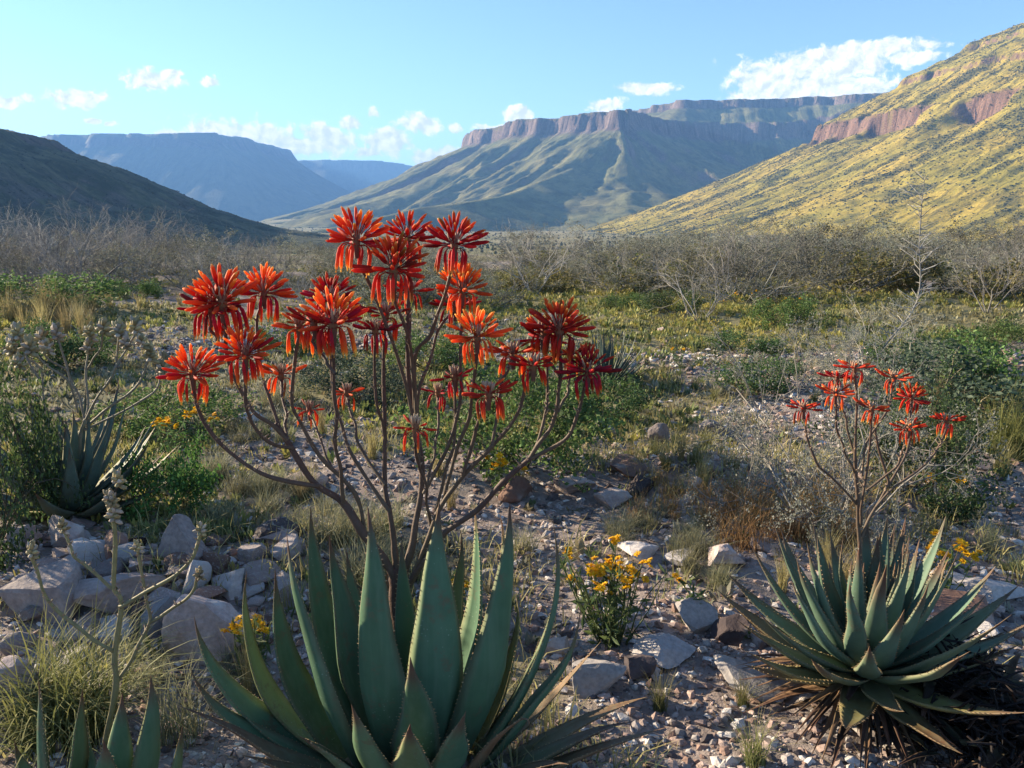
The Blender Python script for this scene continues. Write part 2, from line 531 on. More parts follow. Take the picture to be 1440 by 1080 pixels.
# ------------------------------------------------------------------ hills
def mat_hill(name, grass, green, shrub, rock, rock2, ns=1.0, rock_lo=0.62, rock_hi=0.78):
    m = bpy.data.materials.new(name); m.use_nodes = True
    N = NT(m.node_tree)
    g = N.n('ShaderNodeNewGeometry')
    P = g.outputs['Position']
    nz = N.n('ShaderNodeSeparateXYZ', i0=g.outputs['Normal']).outputs[2]
    st = N.n('ShaderNodeSeparateColor', Color=N.n('ShaderNodeAttribute', {'attribute_name': 'col'}).outputs['Color'])
    n1, n2, n3 = N.noise(P, 0.012 * ns, 5, 0.6), N.noise(P, 0.08 * ns, 6, 0.7), N.noise(P, 0.45 * ns, 4, 0.7)
    col = N.mix(N.ramp(n1, 0.38, 0.62), grass, green)
    col = N.mix(N.ramp(N.math('ADD', N.math('MULTIPLY', n2, 0.6), N.math('MULTIPLY', n3, 0.4)), 0.5, 0.6), col, N.mix(0.6, col, shrub))
    fv = N.n('ShaderNodeAttribute', {'attribute_name': 'flow'}).outputs['Vector']
    fl = N.n('ShaderNodeVectorMath', {'operation': 'MULTIPLY'}, i0=fv, i1=(1 / 7.0, 1 / 34.0, 0))
    fn = N.noise(fl, ns, 5, 0.68)
    col = N.mix(N.math('MULTIPLY', st.outputs[0], 0.75), col, shrub)
    col = N.mix(N.math('MULTIPLY', N.ramp(fn, 0.50, 0.60), 0.62), col, shrub)
    col = N.mix(N.math('MULTIPLY', N.ramp(fn, 0.44, 0.34), 0.5), col, tuple(min(.5, c * 1.35) for c in grass))
    rk = N.mix(N.ramp(n3, 0.35, 0.65), rock, rock2)
    cn = N.noise(N.n('ShaderNodeVectorMath', {'operation': 'MULTIPLY'}, i0=fv, i1=(0.16, 0.02, 0.012)), ns, 4, 0.7)   # upright joints in the cliffs
    rk = N.mix(N.math('MULTIPLY', N.ramp(cn, 0.50, 0.58), 0.8), rk, tuple(c * .35 for c in rock))
    rk = N.mix(N.math('MULTIPLY', N.ramp(cn, 0.42, 0.34), 0.45), rk, tuple(min(.5, c * 1.5) for c in rock))
    col = N.mix(N.ramp(nz, rock_hi, rock_lo), col, rk)
    col = N.mix(st.outputs[1], col, rk)
    b = N.n('ShaderNodeBump', Strength=0.9, Distance=2.0 / ns, Height=N.math('ADD', N.math('ADD', n2, N.math('MULTIPLY', n3, 0.5)), fn))
    p = N.n('ShaderNodeBsdfPrincipled', Base_Color=col, Roughness=0.95, Normal=b)
    p.inputs['Specular IOR Level'].default_value = 0.1
    N.n('ShaderNodeOutputMaterial', Surface=p)
    return m


def poly_sdf(x, y, poly):
    """distance outside the outline (negative inside), arc length of the nearest point, direction angle from it"""
    best = np.full(x.shape, 1e18); S = np.zeros_like(x); TH = np.zeros_like(x)
    inside = np.zeros(x.shape, bool)
    acc = 0.0
    n = len(poly)
    for k in range(n):
        ax, ay = poly[k]; bx, by = poly[(k + 1) % n]
        ex, ey = bx - ax, by - ay
        L2 = ex * ex + ey * ey
        t = np.clip(((x - ax) * ex + (y - ay) * ey) / L2, 0, 1)
        dx, dy = x - (ax + t * ex), y - (ay + t * ey)
        d2 = dx * dx + dy * dy
        m = d2 < best
        best = np.where(m, d2, best)
        S = np.where(m, acc + t * math.sqrt(L2), S)
        TH = np.where(m, np.arctan2(dy, dx), TH)
        acc += math.sqrt(L2)
        c = ((ay > y) != (by > y)) & (x < (bx - ax) * (y - ay) / (by - ay + 1e-9) + ax)
        inside ^= c
    d = np.sqrt(best)
    return np.where(inside, -d, d), S, TH


def hill_mesh(name, x0, x1, y0, y1, step, func, mat):
    xs, ys = np.arange(x0, x1 + step, step), np.arange(y0, y1 + step, step)
    X, Y = np.meshgrid(xs, ys)
    Z, ST, RK, FL_ = func(X.ravel(), Y.ravel())
    V = np.stack([X.ravel(), Y.ravel(), Z], -1)
    nx, ny = len(xs), len(ys)
    i, j = np.meshgrid(np.arange(ny - 1), np.arange(nx - 1), indexing='ij')
    a = (i * nx + j).ravel()
    F = np.stack([a, a + 1, a + nx + 1, a + nx], -1)
    keep = V[F, 2].max(axis=1) > -24.0
    F = F[keep]
    used = np.unique(F)
    remap = -np.ones(len(V), int); remap[used] = np.arange(len(used))
    col = np.stack([ST, RK, np.zeros_like(ST)], -1)[used]
    me = mesh_from(name, V[used], remap[F], col)
    fa = me.attributes.new('flow', 'FLOAT_VECTOR', 'POINT')
    fa.data.foreach_set('vector', np.stack([FL_[0], FL_[1], Z], -1)[used].astype(np.float32).ravel())
    return obj(name, me, mat, kind='structure')


OLIVE, GREEN, SHRUB = (0.42, 0.30, 0.055), (0.285, 0.235, 0.04), (0.055, 0.06, 0.026)
M_HILLR = mat_hill('sunny_slope', OLIVE, GREEN, SHRUB, (0.27, 0.15, 0.10), (0.10, 0.075, 0.065), 1.0, 0.56, 0.70)
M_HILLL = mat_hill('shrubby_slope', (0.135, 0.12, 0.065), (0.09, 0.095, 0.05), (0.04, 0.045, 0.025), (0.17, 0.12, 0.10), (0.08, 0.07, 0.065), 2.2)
M_MESA = mat_hill('mesa_slope', (0.235, 0.205, 0.09), (0.16, 0.165, 0.07), (0.07, 0.075, 0.04), (0.25, 0.175, 0.145), (0.11, 0.09, 0.085), 0.6)
M_FAR = mat_hill('far_mesa_slope', (0.15, 0.14, 0.08), (0.11, 0.115, 0.07), (0.07, 0.075, 0.05), (0.16, 0.12, 0.10), (0.10, 0.08, 0.07), 0.3)

POLY_R = [(1000, 380), (905, 600), (690, 1008), (560, 1500), (640, 1640), (900, 1900), (2400, 2100), (2400, 380)]


def f_right(x, y):
    e, s, th = poly_sdf(x, y, POLY_R)
    se = s + 90 * th
    but = (fbm2(se / 46, x * 0, 3, 61) - 0.5) * 26 + (fbm2(se / 13, x * 0 + 3, 2, 62) - 0.5) * 16 + (fbm2(x / 16, y / 16, 3, 64) - .5) * 14
    ec = e + but * .8 * np.exp(-np.clip(e, 0, None) / 26)
    win = lambda a, b: sstep(a - 18, a + 6, s + 30 * (fbm2(e / 14, s * 0, 2, 69) - .5)) * (1 - sstep(b - 6, b + 18, s))
    brk = np.maximum(np.maximum(win(945, 1330), win(790, 858)), np.maximum(win(655, 715), win(500, 560)))
    brk = brk * (.75 + .25 * sstep(.30, .42, fbm2(se / 30, x * 0 + 7, 2, 63)))          # the cliff band is broken in places
    hc = 34 * brk * (.75 + .5 * fbm2(se / 25, x * 0 + 9, 2, 65))
    up = np.clip(-ec, 0, None)
    top = 172 + 0.58 * np.minimum(up, 420) - 0.0003 * np.minimum(up, 420) ** 2
    # small upper ledge
    top += 10 * sstep(120, 130, up + 25 * (fbm2(x / 50, y / 50, 3, 66) - .5)) + 9 * sstep(215, 226, up + 40 * (fbm2(x / 60, y / 60, 3, 67) - .5))
    L = 455.0
    t = np.clip(1 - np.clip(ec - 8, 0, None) / L, 0, 1)
    tal = -19 + (172 - 16 + 19) * t ** 1.32 - (hc - 16) * np.exp(-np.clip(ec - 8, 0, None) / 45)
    cl = np.clip(ec / 8.0, 0, 1)
    z = np.where(ec <= 0, top, (172 * (1 - cl) + (172 - hc) * cl))
    z = np.where(ec > 8, tal, z)
    f = sstep(0, 60, e) * sstep(0, 0.25, t)
    streak = fbm2(se / 16, e / 95, 4, 71)
    z = z + f * ((streak - 0.5) * 8 + (fbm2(se / 70, e / 260, 3, 72) - 0.5) * 15)
    z = z + (fbm2(x / 14, y / 14, 4, 73) - 0.5) * 5 * sstep(-19, 20, z)
    dark = sstep(0.50, 0.64, fbm2(se / 15, e / 60, 4, 74)) * 0.8
    z = np.where(t <= 0, -30.0, z)
    flow = (se, e)
    rk = brk * sstep(-14, 0, ec) * (1 - sstep(12, 34, ec + 20 * (fbm2(x / 12, y / 12, 3, 76) - .5)))
    return z, dark, rk, flow


hill_mesh('hill_right', 60, 1500, 380, 2200, 4.5, f_right, M_HILLR)


def f_left(x, y):
    dx, dy = x + 480, y - 620
    r = np.hypot(dx, dy * 0.9)
    th = np.arctan2(dy, dx)
    rr = r + (fbm2(th * 6, r / 200, 3, 81) - 0.5) * 40
    z = np.interp(rr, [0, 60, 110, 122, 160, 225, 290, 340, 410, 600], [80, 76, 67, 58, 45, 13, -6, -12, -18, -30])
    z = z + (fbm2(th * 40, r / 45, 4, 83) - .5) * 4.5 * sstep(30, 100, r) * (1 - sstep(330, 420, r)) + (fbm2(x / 7, y / 7, 4, 84) - .5) * 2.4 * (1 - sstep(330, 420, r))
    dark = sstep(0.48, 0.62, fbm2(th * 34, r / 22, 4, 85))
    rk = np.exp(-((rr - 116) / 7) ** 2) * sstep(.4, .6, fbm2(th * 9, r * 0, 2, 87))
    rk = np.maximum(rk, 0.6 * np.exp(-((rr - 215) / 30) ** 2) * sstep(.45, .6, fbm2(x / 12, y / 12, 3, 88)))
    return z, dark, rk, (th * 200, r)


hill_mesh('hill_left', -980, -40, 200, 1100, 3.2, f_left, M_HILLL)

POLY_M = [(-40, 3600), (-150, 2820), (30, 2480), (300, 2250), (420, 2420), (640, 2560), (1000, 2500), (1250, 2300), (2600, 2600), (2600, 3900), (300, 4200)]
POLY_M2 = [(420, 3000), (560, 2720), (1000, 2640), (1200, 2520), (2600, 2800), (2600, 3900), (500, 4000)]


def f_mid(x, y):
    e, s, th = poly_sdf(x, y, POLY_M)
    se = s + 160 * th
    but = (fbm2(se / 120, x * 0, 3, 91) - 0.5) * 90 + (fbm2(se / 22, x * 0 + 3, 3, 92) - 0.5) * 34 + (fbm2(x / 40, y / 40, 3, 94) - .5) * 26
    ec = e + but
    top = 300 + 0.012 * np.clip(-ec, 0, 600) + 8 * (fbm2(x / 120, y / 120, 3, 98) - .5)
    e2, s2, th2 = poly_sdf(x, y, POLY_M2)
    e2 = e2 + (fbm2(s2 / 60, x * 0, 3, 95) - .5) * 60
    hc = 46 + 22 * (fbm2(se / 140, x * 0 + 5, 2, 93) - .5)
    tier = 62 * sstep(150, 10, e2) + 28 * sstep(10, 2, e2)
    top = top + tier
    L = 820.0
    t = np.clip(1 - np.clip(ec - 14, 0, None) / L, 0, 1)
    base = 300 - hc
    tal = -22 + (254 + 22) * t ** 1.75 + (base - 254) * np.exp(-np.clip(ec - 14, 0, None) / 90)
    cl = np.clip(ec / 14.0, 0, 1)
    z = np.where(ec <= 0, top, top * (1 - cl) + base * cl)
    z = np.where(ec > 14, tal, z)
    f = sstep(14, 160, ec) * sstep(0, 0.3, t)
    rid = np.abs(fbm2(se / 95, e / 600, 3, 96) - .5) * 2
    z = z + f * ((0.35 - rid) * 60 + (fbm2(se / 34, e / 200, 4, 97) - .5) * 26)
    z = z + (fbm2(x / 26, y / 26, 4, 99) - .5) * 7 * sstep(0, .05, t)
    z = np.where(t <= 0, -30.0, z)
    # the long spur that runs from the corner of the cliffs down towards the valley floor
    ax, ay, bx, by = 300.0, 2280.0, -290.0, 1330.0
    q = ((x - ax) * (bx - ax) + (y - ay) * (by - ay)) / ((bx - ax) ** 2 + (by - ay) ** 2)
    wv = (fbm2(q * 5, x * 0, 2, 131) - .5) * 120
    perp = ((x - ax) * (by - ay) - (y - ay) * (bx - ax)) / math.hypot(bx - ax, by - ay) + wv
    crest = np.interp(q, [-.1, 0, .25, .5, .75, 1.0, 1.1], [235, 228, 142, 74, 32, -8, -30])
    sp = crest - np.abs(perp) * np.where(perp > 0, .42, .34) + (fbm2(q * 26, perp / 260, 3, 132) - .5) * 34 * sstep(0, 80, np.abs(perp))
    sp = np.where((q < -.1) | (q > 1.1), -30.0, sp)
    z = np.maximum(z, sp)
    dark = sstep(.5, .65, fbm2(se / 30, e / 120, 4, 101)) * .7
    rk = sstep(-8, 0, ec) * (1 - sstep(16, 48, ec + 40 * (fbm2(x / 25, y / 25, 3, 103) - .5)))
    rk2 = sstep(-4, 2, e2) * (1 - sstep(12, 22, e2)) * (ec < 0)
    return z, dark, np.maximum(rk, rk2), (se, e)


hill_mesh('mesa_middle', -900, 1900, 1200, 3300, 8.0, f_mid, M_MESA)


def far_mesa(name, poly, top, L, p, y0, y1, x0, x1, step, seed):
    def f(x, y):
        e, s, th = poly_sdf(x, y, poly)
        se = s + 250 * th
        ec = e + (fbm2(se / 220, x * 0, 3, seed) - .5) * 150
        t = np.clip(1 - np.clip(ec - 40, 0, None) / L, 0, 1)
        base = top - 70
        cl = np.clip(ec / 40, 0, 1)
        tt = top + 12 * (fbm2(x / 500, y / 500, 3, seed + 4) - .5)
        z = np.where(ec <= 0, tt, tt * (1 - cl) + base * cl)
        z = np.where(ec > 40, -22 + (base + 22) * t ** p, z)
        z = z + sstep(40, 300, ec) * sstep(0, .3, t) * (fbm2(se / 160, e / 700, 4, seed + 1) - .5) * 70
        z = np.where(t <= 0, -30.0, z)
        return z, np.zeros_like(z), np.zeros_like(z), (se, e)
    hill_mesh(name, x0, x1, y0, y1, step, f, M_FAR)


far_mesa('mesa_far', [(-4300, 5600), (-3000, 4900), (-2480, 4480), (-1580, 4400), (-1450, 5400), (-2000, 6200), (-4300, 6400)], 470, 800, 1.25,
         3500, 5600, -4300, -500, 22, 111)
far_mesa('mesa_farthest', [(-4600, 6900), (-1500, 6700), (-1080, 6800), (-700, 8000), (-4600, 8200)], 500, 1100, 1.3,
         5600, 7600, -3600, 300, 34, 121)


# the shrubs of the hillsides, too many and too far off to count
def hill_scrub(name, func, box, n, smin, smax, seed, cols, label):
    g = np.random.default_rng(seed)
    x = g.uniform(box[0], box[1], n); y = g.uniform(box[2], box[3], n)
    z, dark, rk, _ = func(x, y)
    keep = (z > -16) & (g.uniform(size=n) < 0.10 + 0.9 * dark)
    x, y, z = x[keep], y[keep], z[keep]
    k = len(x)
    TV = np.array([(1, 0, .1), (0, 1, .2), (-1, 0, .1), (0, -1, .15), (.3, .2, 1), (-.35, -.2, .85), (.1, 0, -.4)])
    TF = np.array([(0, 1, 4), (1, 2, 4), (2, 5, 4), (2, 3, 5), (3, 0, 5), (0, 4, 5), (1, 0, 6), (2, 1, 6), (3, 2, 6), (0, 3, 6)])
    s = g.uniform(smin, smax, k) * g.uniform(.6, 1.2, k) * np.clip(np.hypot(x, y) / 850, .35, 1.2)
    a = g.uniform(0, 6.28, k)
    M = np.zeros((k, 3, 3))
    M[:, 0, 0] = np.cos(a) * s; M[:, 0, 1] = -np.sin(a) * s
    M[:, 1, 0] = np.sin(a) * s * g.uniform(.7, 1.3, k); M[:, 1, 1] = np.cos(a) * s
    M[:, 2, 2] = s * g.uniform(.6, 1.0, k)
    c = np.array(cols)[g.integers(0, len(cols), k)] * g.uniform(.7, 1.3, (k, 1))
    mb = MB(); mb.scatter(TV, TF, M, np.stack([x, y, z], -1), c)
    o = obj(name, mb.mesh(name, True), M_SCRUB, kind='stuff')
    tag(o, label, 'scrub')


M_SCRUB = mat_attr('far_scrub', 0.9, 0.1, 0.5, 0.15, 0, 0, 0, 0, 0.1)
hill_scrub('hillside_scrub', f_right, (80, 1150, 400, 1750), 230000, 0.45, 1.5, 3,
           [(.075, .075, .03), (.11, .105, .035), (.16, .14, .05), (.05, .055, .03)], 'dark scattered scrub covering the sunlit slope below the red cliffs')
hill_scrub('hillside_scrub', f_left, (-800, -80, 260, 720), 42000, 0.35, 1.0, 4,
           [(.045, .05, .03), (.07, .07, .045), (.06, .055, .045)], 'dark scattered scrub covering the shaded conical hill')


# ------------------------------------------------------------------ haze
def make_haze():
    lo, hi = Vector((-9600, -9600, -60)), Vector((9600, 9600, 560))
    bm = bmesh.new()
    bmesh.ops.create_cube(bm, size=1)
    for v in bm.verts:
        v.co = Vector([(lo[i] + hi[i]) / 2 + v.co[i] * (hi[i] - lo[i]) for i in range(3)])
    me = bpy.data.meshes.new('haze'); bm.to_mesh(me); bm.free()
    m = bpy.data.materials.new('haze'); m.use_nodes = True
    N = NT(m.node_tree)
    v = N.n('ShaderNodeVolumePrincipled', Color=(0.22, 0.48, 1.0, 1), Density=0.00015, Anisotropy=0.0)
    N.n('ShaderNodeOutputMaterial', Volume=v)
    o = obj('haze', me, m, kind='stuff')
    tag(o, 'thin bluish haze filling the valley air', 'haze')


make_haze()
#@@PART2
# ------------------------------------------------------------------ stones
def stone_template(seed, sub, planes=9, flat=1.0, rough=0.05):
    g = np.random.default_rng(seed)
    bm = bmesh.new()
    bmesh.ops.create_icosphere(bm, subdivisions=sub, radius=1.0)
    V = np.array([v.co[:] for v in bm.verts]); F = np.array([[v.index for v in f.verts] for f in bm.faces])
    bm.free()
    for k in range(planes):                       # cut facets
        n = g.normal(size=3); n /= np.linalg.norm(n)
        h = g.uniform(0.34, 0.78)
        d = V @ n
        V = V - np.clip(d - h, 0, None)[:, None] * n
    if sub >= 3:
        nz = vn3(V * 2.2 + seed, seed) - .5
        nf = vn3(V * 7 + seed, seed + 3) - .5
        V = V * (1 + nz * rough * 3 + nf * rough)[:, None]
    V = V / np.abs(V).max(axis=0)
    V[:, 2] *= flat
    return V, F


ROCKS = {
    'rock': (M_ROCK, 'pinkish grey'), 'pale': (M_ROCKPALE, 'pale grey'), 'dark': (M_ROCKDARK, 'dark purplish'), 'red': (M_ROCKRED, 'reddish brown')}


def place_rock(px, py, wpx, hpx, kind, label, seed, deep=0.35, group=None, ratio=0.8):
    """px, py: where its foot meets the ground; wpx, hpx: how large it shows"""
    p = gpt(px, py)
    dist = (Vector((0, 0, CAM_Z)) - p).length
    w, h = wpx * dist / FPX * 0.5, hpx * dist / FPX
    V, F = stone_template(seed, 4, 12, 1.0, 0.06)
    hz = h / (2 - deep * 2) * 0.9
    V = V * np.array([w, w * ratio, max(hz, 0.01)])
    a = rnd.uniform(-.4, .4)
    c, s = math.cos(a), math.sin(a)
    V = V @ np.array([[c, s, 0], [-s, c, 0], [0, 0, 1]])
    me = mesh_from('stone', V, F, None, False)
    me.shade_smooth() if False else None
    o = obj('stone', me, ROCKS[kind][0])
    o.location = (p.x, p.y + w * ratio * 0.6, g1(p.x, p.y + w * ratio * .6) + hz * (1 - 2 * deep) * 1.0)
    return tag(o, label, 'stone', group)


BIG = [
    (283, 942, 135, 88, 'rock', 'large weathered pinkish grey boulder behind the leaves of the tall red aloe'),
    (245, 795, 80, 62, 'rock', 'upright blunt pinkish stone beneath the bright green bush'),
    (40, 872, 105, 62, 'rock', 'rounded grey-pink boulder behind the large green grass tussock'),
    (150, 868, 110, 44, 'rock', 'low broad stone behind the dry seed stalk'),
    (320, 845, 62, 40, 'pale', 'pale angular stone above the large pinkish boulder'),
    (95, 775, 62, 50, 'rock', 'squarish stone below the bluish aloe rosette'),
    (165, 790, 50, 40, 'red', 'reddish stone wedged in the heap beside the dry seed stalk'),
    (380, 765, 66, 34, 'rock', 'broad olive-stained stone at the end of the stone heap'),
    (6, 1035, 84, 92, 'rock', 'furrowed boulder beside the small spotted aloe'),
    (836, 976, 84, 50, 'pale', 'bluish white wedge-shaped stone in front of the yellow flowers'),
    (898, 958, 50, 42, 'dark', 'black rough stone beside the white wedge-shaped stone'),
    (1030, 908, 52, 40, 'dark', 'purplish black block beside the smaller red aloe'),
    (988, 890, 66, 40, 'pale', 'domed pale stone behind the purplish black block'),
    (940, 936, 86, 24, 'pale', 'flat slab between the black stone and the purplish block'),
    (1058, 978, 110, 34, 'pale', 'flat pale slab beneath the dry leaf tips of the smaller aloe'),
    (928, 627, 32, 34, 'rock', 'small upright pink stone near the tall straw grass'),
    (890, 665, 66, 26, 'red', 'flat-topped brown ledge stone beyond the rock ledge'),
    (728, 705, 60, 36, 'red', 'blocky red-brown stone under the long side branch of the tall aloe'),
    (805, 700, 70, 28, 'rock', 'long low ledge stone next to the red-brown block'),
    (860, 715, 62, 24, 'rock', 'grey ledge stone in the middle of the broken ledge'),
    (905, 700, 52, 30, 'dark', 'dark ledge stone at the broken end of the ledge'),
    (345, 597, 62, 20, 'pale', 'pale flat stone behind the outermost stem of the tall aloe'),
    (420, 690, 70, 34, 'rock', 'grey stone seen among the forking stems of the tall aloe'),
    (1380, 880, 110, 26, 'red', 'flat reddish slab beside the smaller red aloe'),
    (1405, 850, 90, 22, 'pale', 'layered pale slab behind the flat reddish slab'),
    (1340, 835, 70, 20, 'pale', 'small pale slab among the yellow flowers by the smaller aloe'),
    (790, 925, 50, 36, 'pale', 'pale angular stone half hidden by the tall aloe leaves'),
    (960, 800, 60, 24, 'pale', 'bluish smooth stone behind the yellow flowers'),
    (900, 790, 60, 24, 'pale', 'pale low stone at the edge of the dry grass'),
    (1015, 800, 60, 34, 'rock', 'brownish stone in front of the dry orange grass'),
    (700, 1010, 60, 30, 'dark', 'dark stone under the spreading leaves of the tall aloe'),
    (1000, 610, 40, 18, 'rock', 'low stone beside the silvery thornbush'),
    (660, 640, 50, 30, 'rock', 'stone beside the round green bush behind the stems'),
    (810, 620, 44, 26, 'red', 'brown stone near the round green bush'),
    (850, 612, 40, 22, 'rock', 'mauve stone beyond the ledge stones'),
    (930, 470, 14, 14, 'rock', 'tiny pink block on the far green flat'),
]
for k, (px, py, w, h, kind, lab) in enumerate(BIG):
    place_rock(px, py, w, h, kind, lab, 300 + k, 0.28)


def stone_ok(x, y):
    return True


def scatter_stones():
    """loose stones one can pick apart, each its own object, and the gravel between them as one mass"""
    temps = {k: [] for k in ROCKS}
    for kind in ROCKS:
        for s in range(5):
            V, F = stone_template(900 + s + hash(kind) % 1 * 7 + {'rock': 0, 'pale': 20, 'dark': 40, 'red': 60}[kind], 3, 9, 0.55 + 0.1 * s, 0.05)
            me = mesh_from('stone', V, F, None, False)
            me.materials.append(ROCKS[kind][0])
            temps[kind].append(me)
    labels = {'rock': 'loose pinkish grey stone lying on the stony ground', 'pale': 'loose pale grey stone lying on the stony ground',
              'dark': 'loose blackish stone lying on the stony ground', 'red': 'loose reddish brown stone lying on the stony ground'}
    g = np.random.default_rng(77)
    n = 0
    tries = 0
    while n < 285 and tries < 6000:
        tries += 1
        u = g.uniform()
        if u < 0.46:
            px, py = g.uniform(0, 430), g.triangular(735, 800, 960)
        elif u < 0.72:
            px, py = g.uniform(640, 1440), g.uniform(700, 1075)
        elif u < 0.86:
            px, py = g.uniform(700, 1440), g.uniform(600, 720)
        else:
            px, py = g.uniform(0, 1440), g.uniform(450, 600)
        p = gpt(px, py)
        if 380 < px < 800 and py > 960:
            continue
        if py < 720 and veg(np.array([p.x]), np.array([p.y]))[0] > 0.75:
            continue
        dist = (p - cam.location).length
        wpx = (6 + 34 * g.uniform() ** 2.2) * (1.0 if py > 700 else 0.62)
        if px < 430 and py > 735:
            wpx *= 1.75
        w = wpx * dist / FPX * .5
        kind = g.choice(['rock', 'pale', 'red', 'dark'], p=[.52, .28, .13, .07])
        o = obj('stone', temps[kind][g.integers(0, 5)])
        tag(o, labels[kind], 'stone', 'loose stones on the ground')
        o['group'] = labels[kind].replace(' stone lying', ' stones').replace('loose ', '')
        s = w * g.uniform(.8, 1.2)
        o.scale = (s, s * g.uniform(.6, 1.0), s * g.uniform(.5, 1.0))
        o.rotation_euler = (g.uniform(-.3, .3), g.uniform(-.3, .3), g.uniform(0, 6.28))
        o.location = (p.x, p.y, p.z + o.scale[2] * 0.25)
        n += 1
    # gravel
    TV, TF = stone_template(5, 1, 5, 0.6)
    n = 62000
    r = 1.2 + 7.5 * g.uniform(size=n) ** 1.5
    a = np.radians(g.uniform(-57, 57, n))
    x, y = np.sin(a) * r, np.cos(a) * r
    v = veg(x, y)
    keep = g.uniform(size=n) > v * 0.8
    # the two far bare strips
    x2 = np.concatenate([g.normal(-2.8, 1.5, 3500), g.normal(2.2, 1.2, 2500)]); y2 = np.concatenate([g.normal(8.6, .7, 3500), g.normal(7.2, .35, 2500)])
    x, y = np.concatenate([x[keep], x2]), np.concatenate([y[keep], y2])
    k = len(x)
    z = gz(x, y)
    rr = np.hypot(x, y)
    s = (0.003 + 0.015 * g.uniform(size=k) ** 3) * (0.75 + 0.25 * rr) ** 0.9
    M = rotmats(k, g)
    tilt = np.zeros((k, 3, 3)); b = g.uniform(0, 6.28, k)
    tilt[:, 0, 0] = np.cos(b); tilt[:, 0, 1] = -np.sin(b); tilt[:, 1, 0] = np.sin(b); tilt[:, 1, 1] = np.cos(b); tilt[:, 2, 2] = 1
    M = np.where((g.uniform(size=k) < .35)[:, None, None], M, tilt)
    M = M * s[:, None, None] * g.uniform(.7, 1.3, (k, 1, 3))
    pal = np.array([(.27, .205, .18), (.24, .21, .20), (.36, .325, .30), (.42, .39, .37), (.19, .125, .10), (.085, .07, .07), (.30, .22, .19), (.22, .16, .14)])
    c = pal[g.integers(0, len(pal), k)] * g.uniform(.9, 1.45, (k, 1))
    mb = MB(); mb.scatter(TV, TF, M, np.stack([x, y, z + s * .08], -1), c)
    o = obj('gravel', mb.mesh('gravel', False), M_GRAVEL, kind='stuff')
    tag(o, 'mixed pinkish and grey gravel strewn over the bare soil', 'gravel')


scatter_stones()


# ------------------------------------------------------------------ aloes
def leaf_arrays(path, W, S, R_out, chan=0.28, thick=0.30, cols=None, ts=None):
    """a fleshy leaf swept along path; W half widths; S the side direction; R_out points away from the plant's middle"""
    P = np.asarray(path, float); n = len(P)
    T = np.gradient(P, axis=0); T /= np.linalg.norm(T, axis=1, keepdims=True)
    up_s = np.array([-1, -.55, 0, .55, 1]); lo_s = np.array([.8, .35, -.35, -.8])
    V = []
    for i in range(n):
        s = S - T[i] * np.dot(S, T[i]); s /= np.linalg.norm(s)
        nn = np.cross(s, T[i])
        if np.dot(nn, -R_out + np.array([0, 0, .7])) < 0:
            nn = -nn
        w = W[i]
        for a in up_s:
            V.append(P[i] + s * a * w + nn * (chan * w * (a * a - 1)))
        for a in lo_s:
            V.append(P[i] + s * a * w - nn * ((chan + thick) * w * (1 - a * a) ** 0.6))
    V = np.array(V); m = 9
    F = []
    for i in range(n - 1):
        for j in range(m):
            a, b = i * m + j, i * m + (j + 1) % m
            F.append((a, b, b + m, a + m))
    F = np.array(F)
    C = np.repeat(cols, m, axis=0)
    edge = np.zeros((n, m)); edge[:, [0, 4]] = 1
    return V, F, C, edge.ravel()


TOOTH_V = np.array([(0, -.35, 0), (0, .35, 0), (0, 0, .3), (0, 0, -.3), (1, .25, 0)], float)
TOOTH_F = np.array([(0, 2, 4), (2, 1, 4), (1, 3, 4), (3, 0, 4)])


def leaf_profile(t, fat=0.25):
    """half-width along the leaf, 1 at its widest"""
    base = 0.80 + 0.20 * np.sin(np.clip(t / (2 * fat), 0, 1) * math.pi / 2)
    u = np.clip((t - fat) / (1 - fat), 0, 1)
    return base * np.clip(1 - u ** 1.07, 0, 1) * (1 - .35 * sstep(.8, 1, t)) + 0.012


GREEN_LEAF = np.array((0.076, 0.152, 0.088))
def leaf_colours(t, g, tip=0.10, body=GREEN_LEAF, yellow=0.0, dry=0.0):
    body = np.array(body) * g.uniform(.85, 1.15)
    c = np.tile(body, (len(t), 1))
    ol = np.array((0.085, 0.115, 0.05))
    c = c + (ol - c) * (0.35 * (1 - sstep(0, .5, t)))[:, None]
    yel = np.array((0.26, 0.24, 0.075))
    c = c + (yel - c) * yellow
    br = np.array((0.115, 0.06, 0.04))
    f = sstep(1 - tip * 1.8, 1 - tip * 0.4, t)[:, None]
    c = c * (1 - f) + br * f
    if dry:
        db = np.array((0.20, 0.115, 0.062)) * g.uniform(.5, 1.3)
        c = c * (1 - dry) + db * dry
    return c


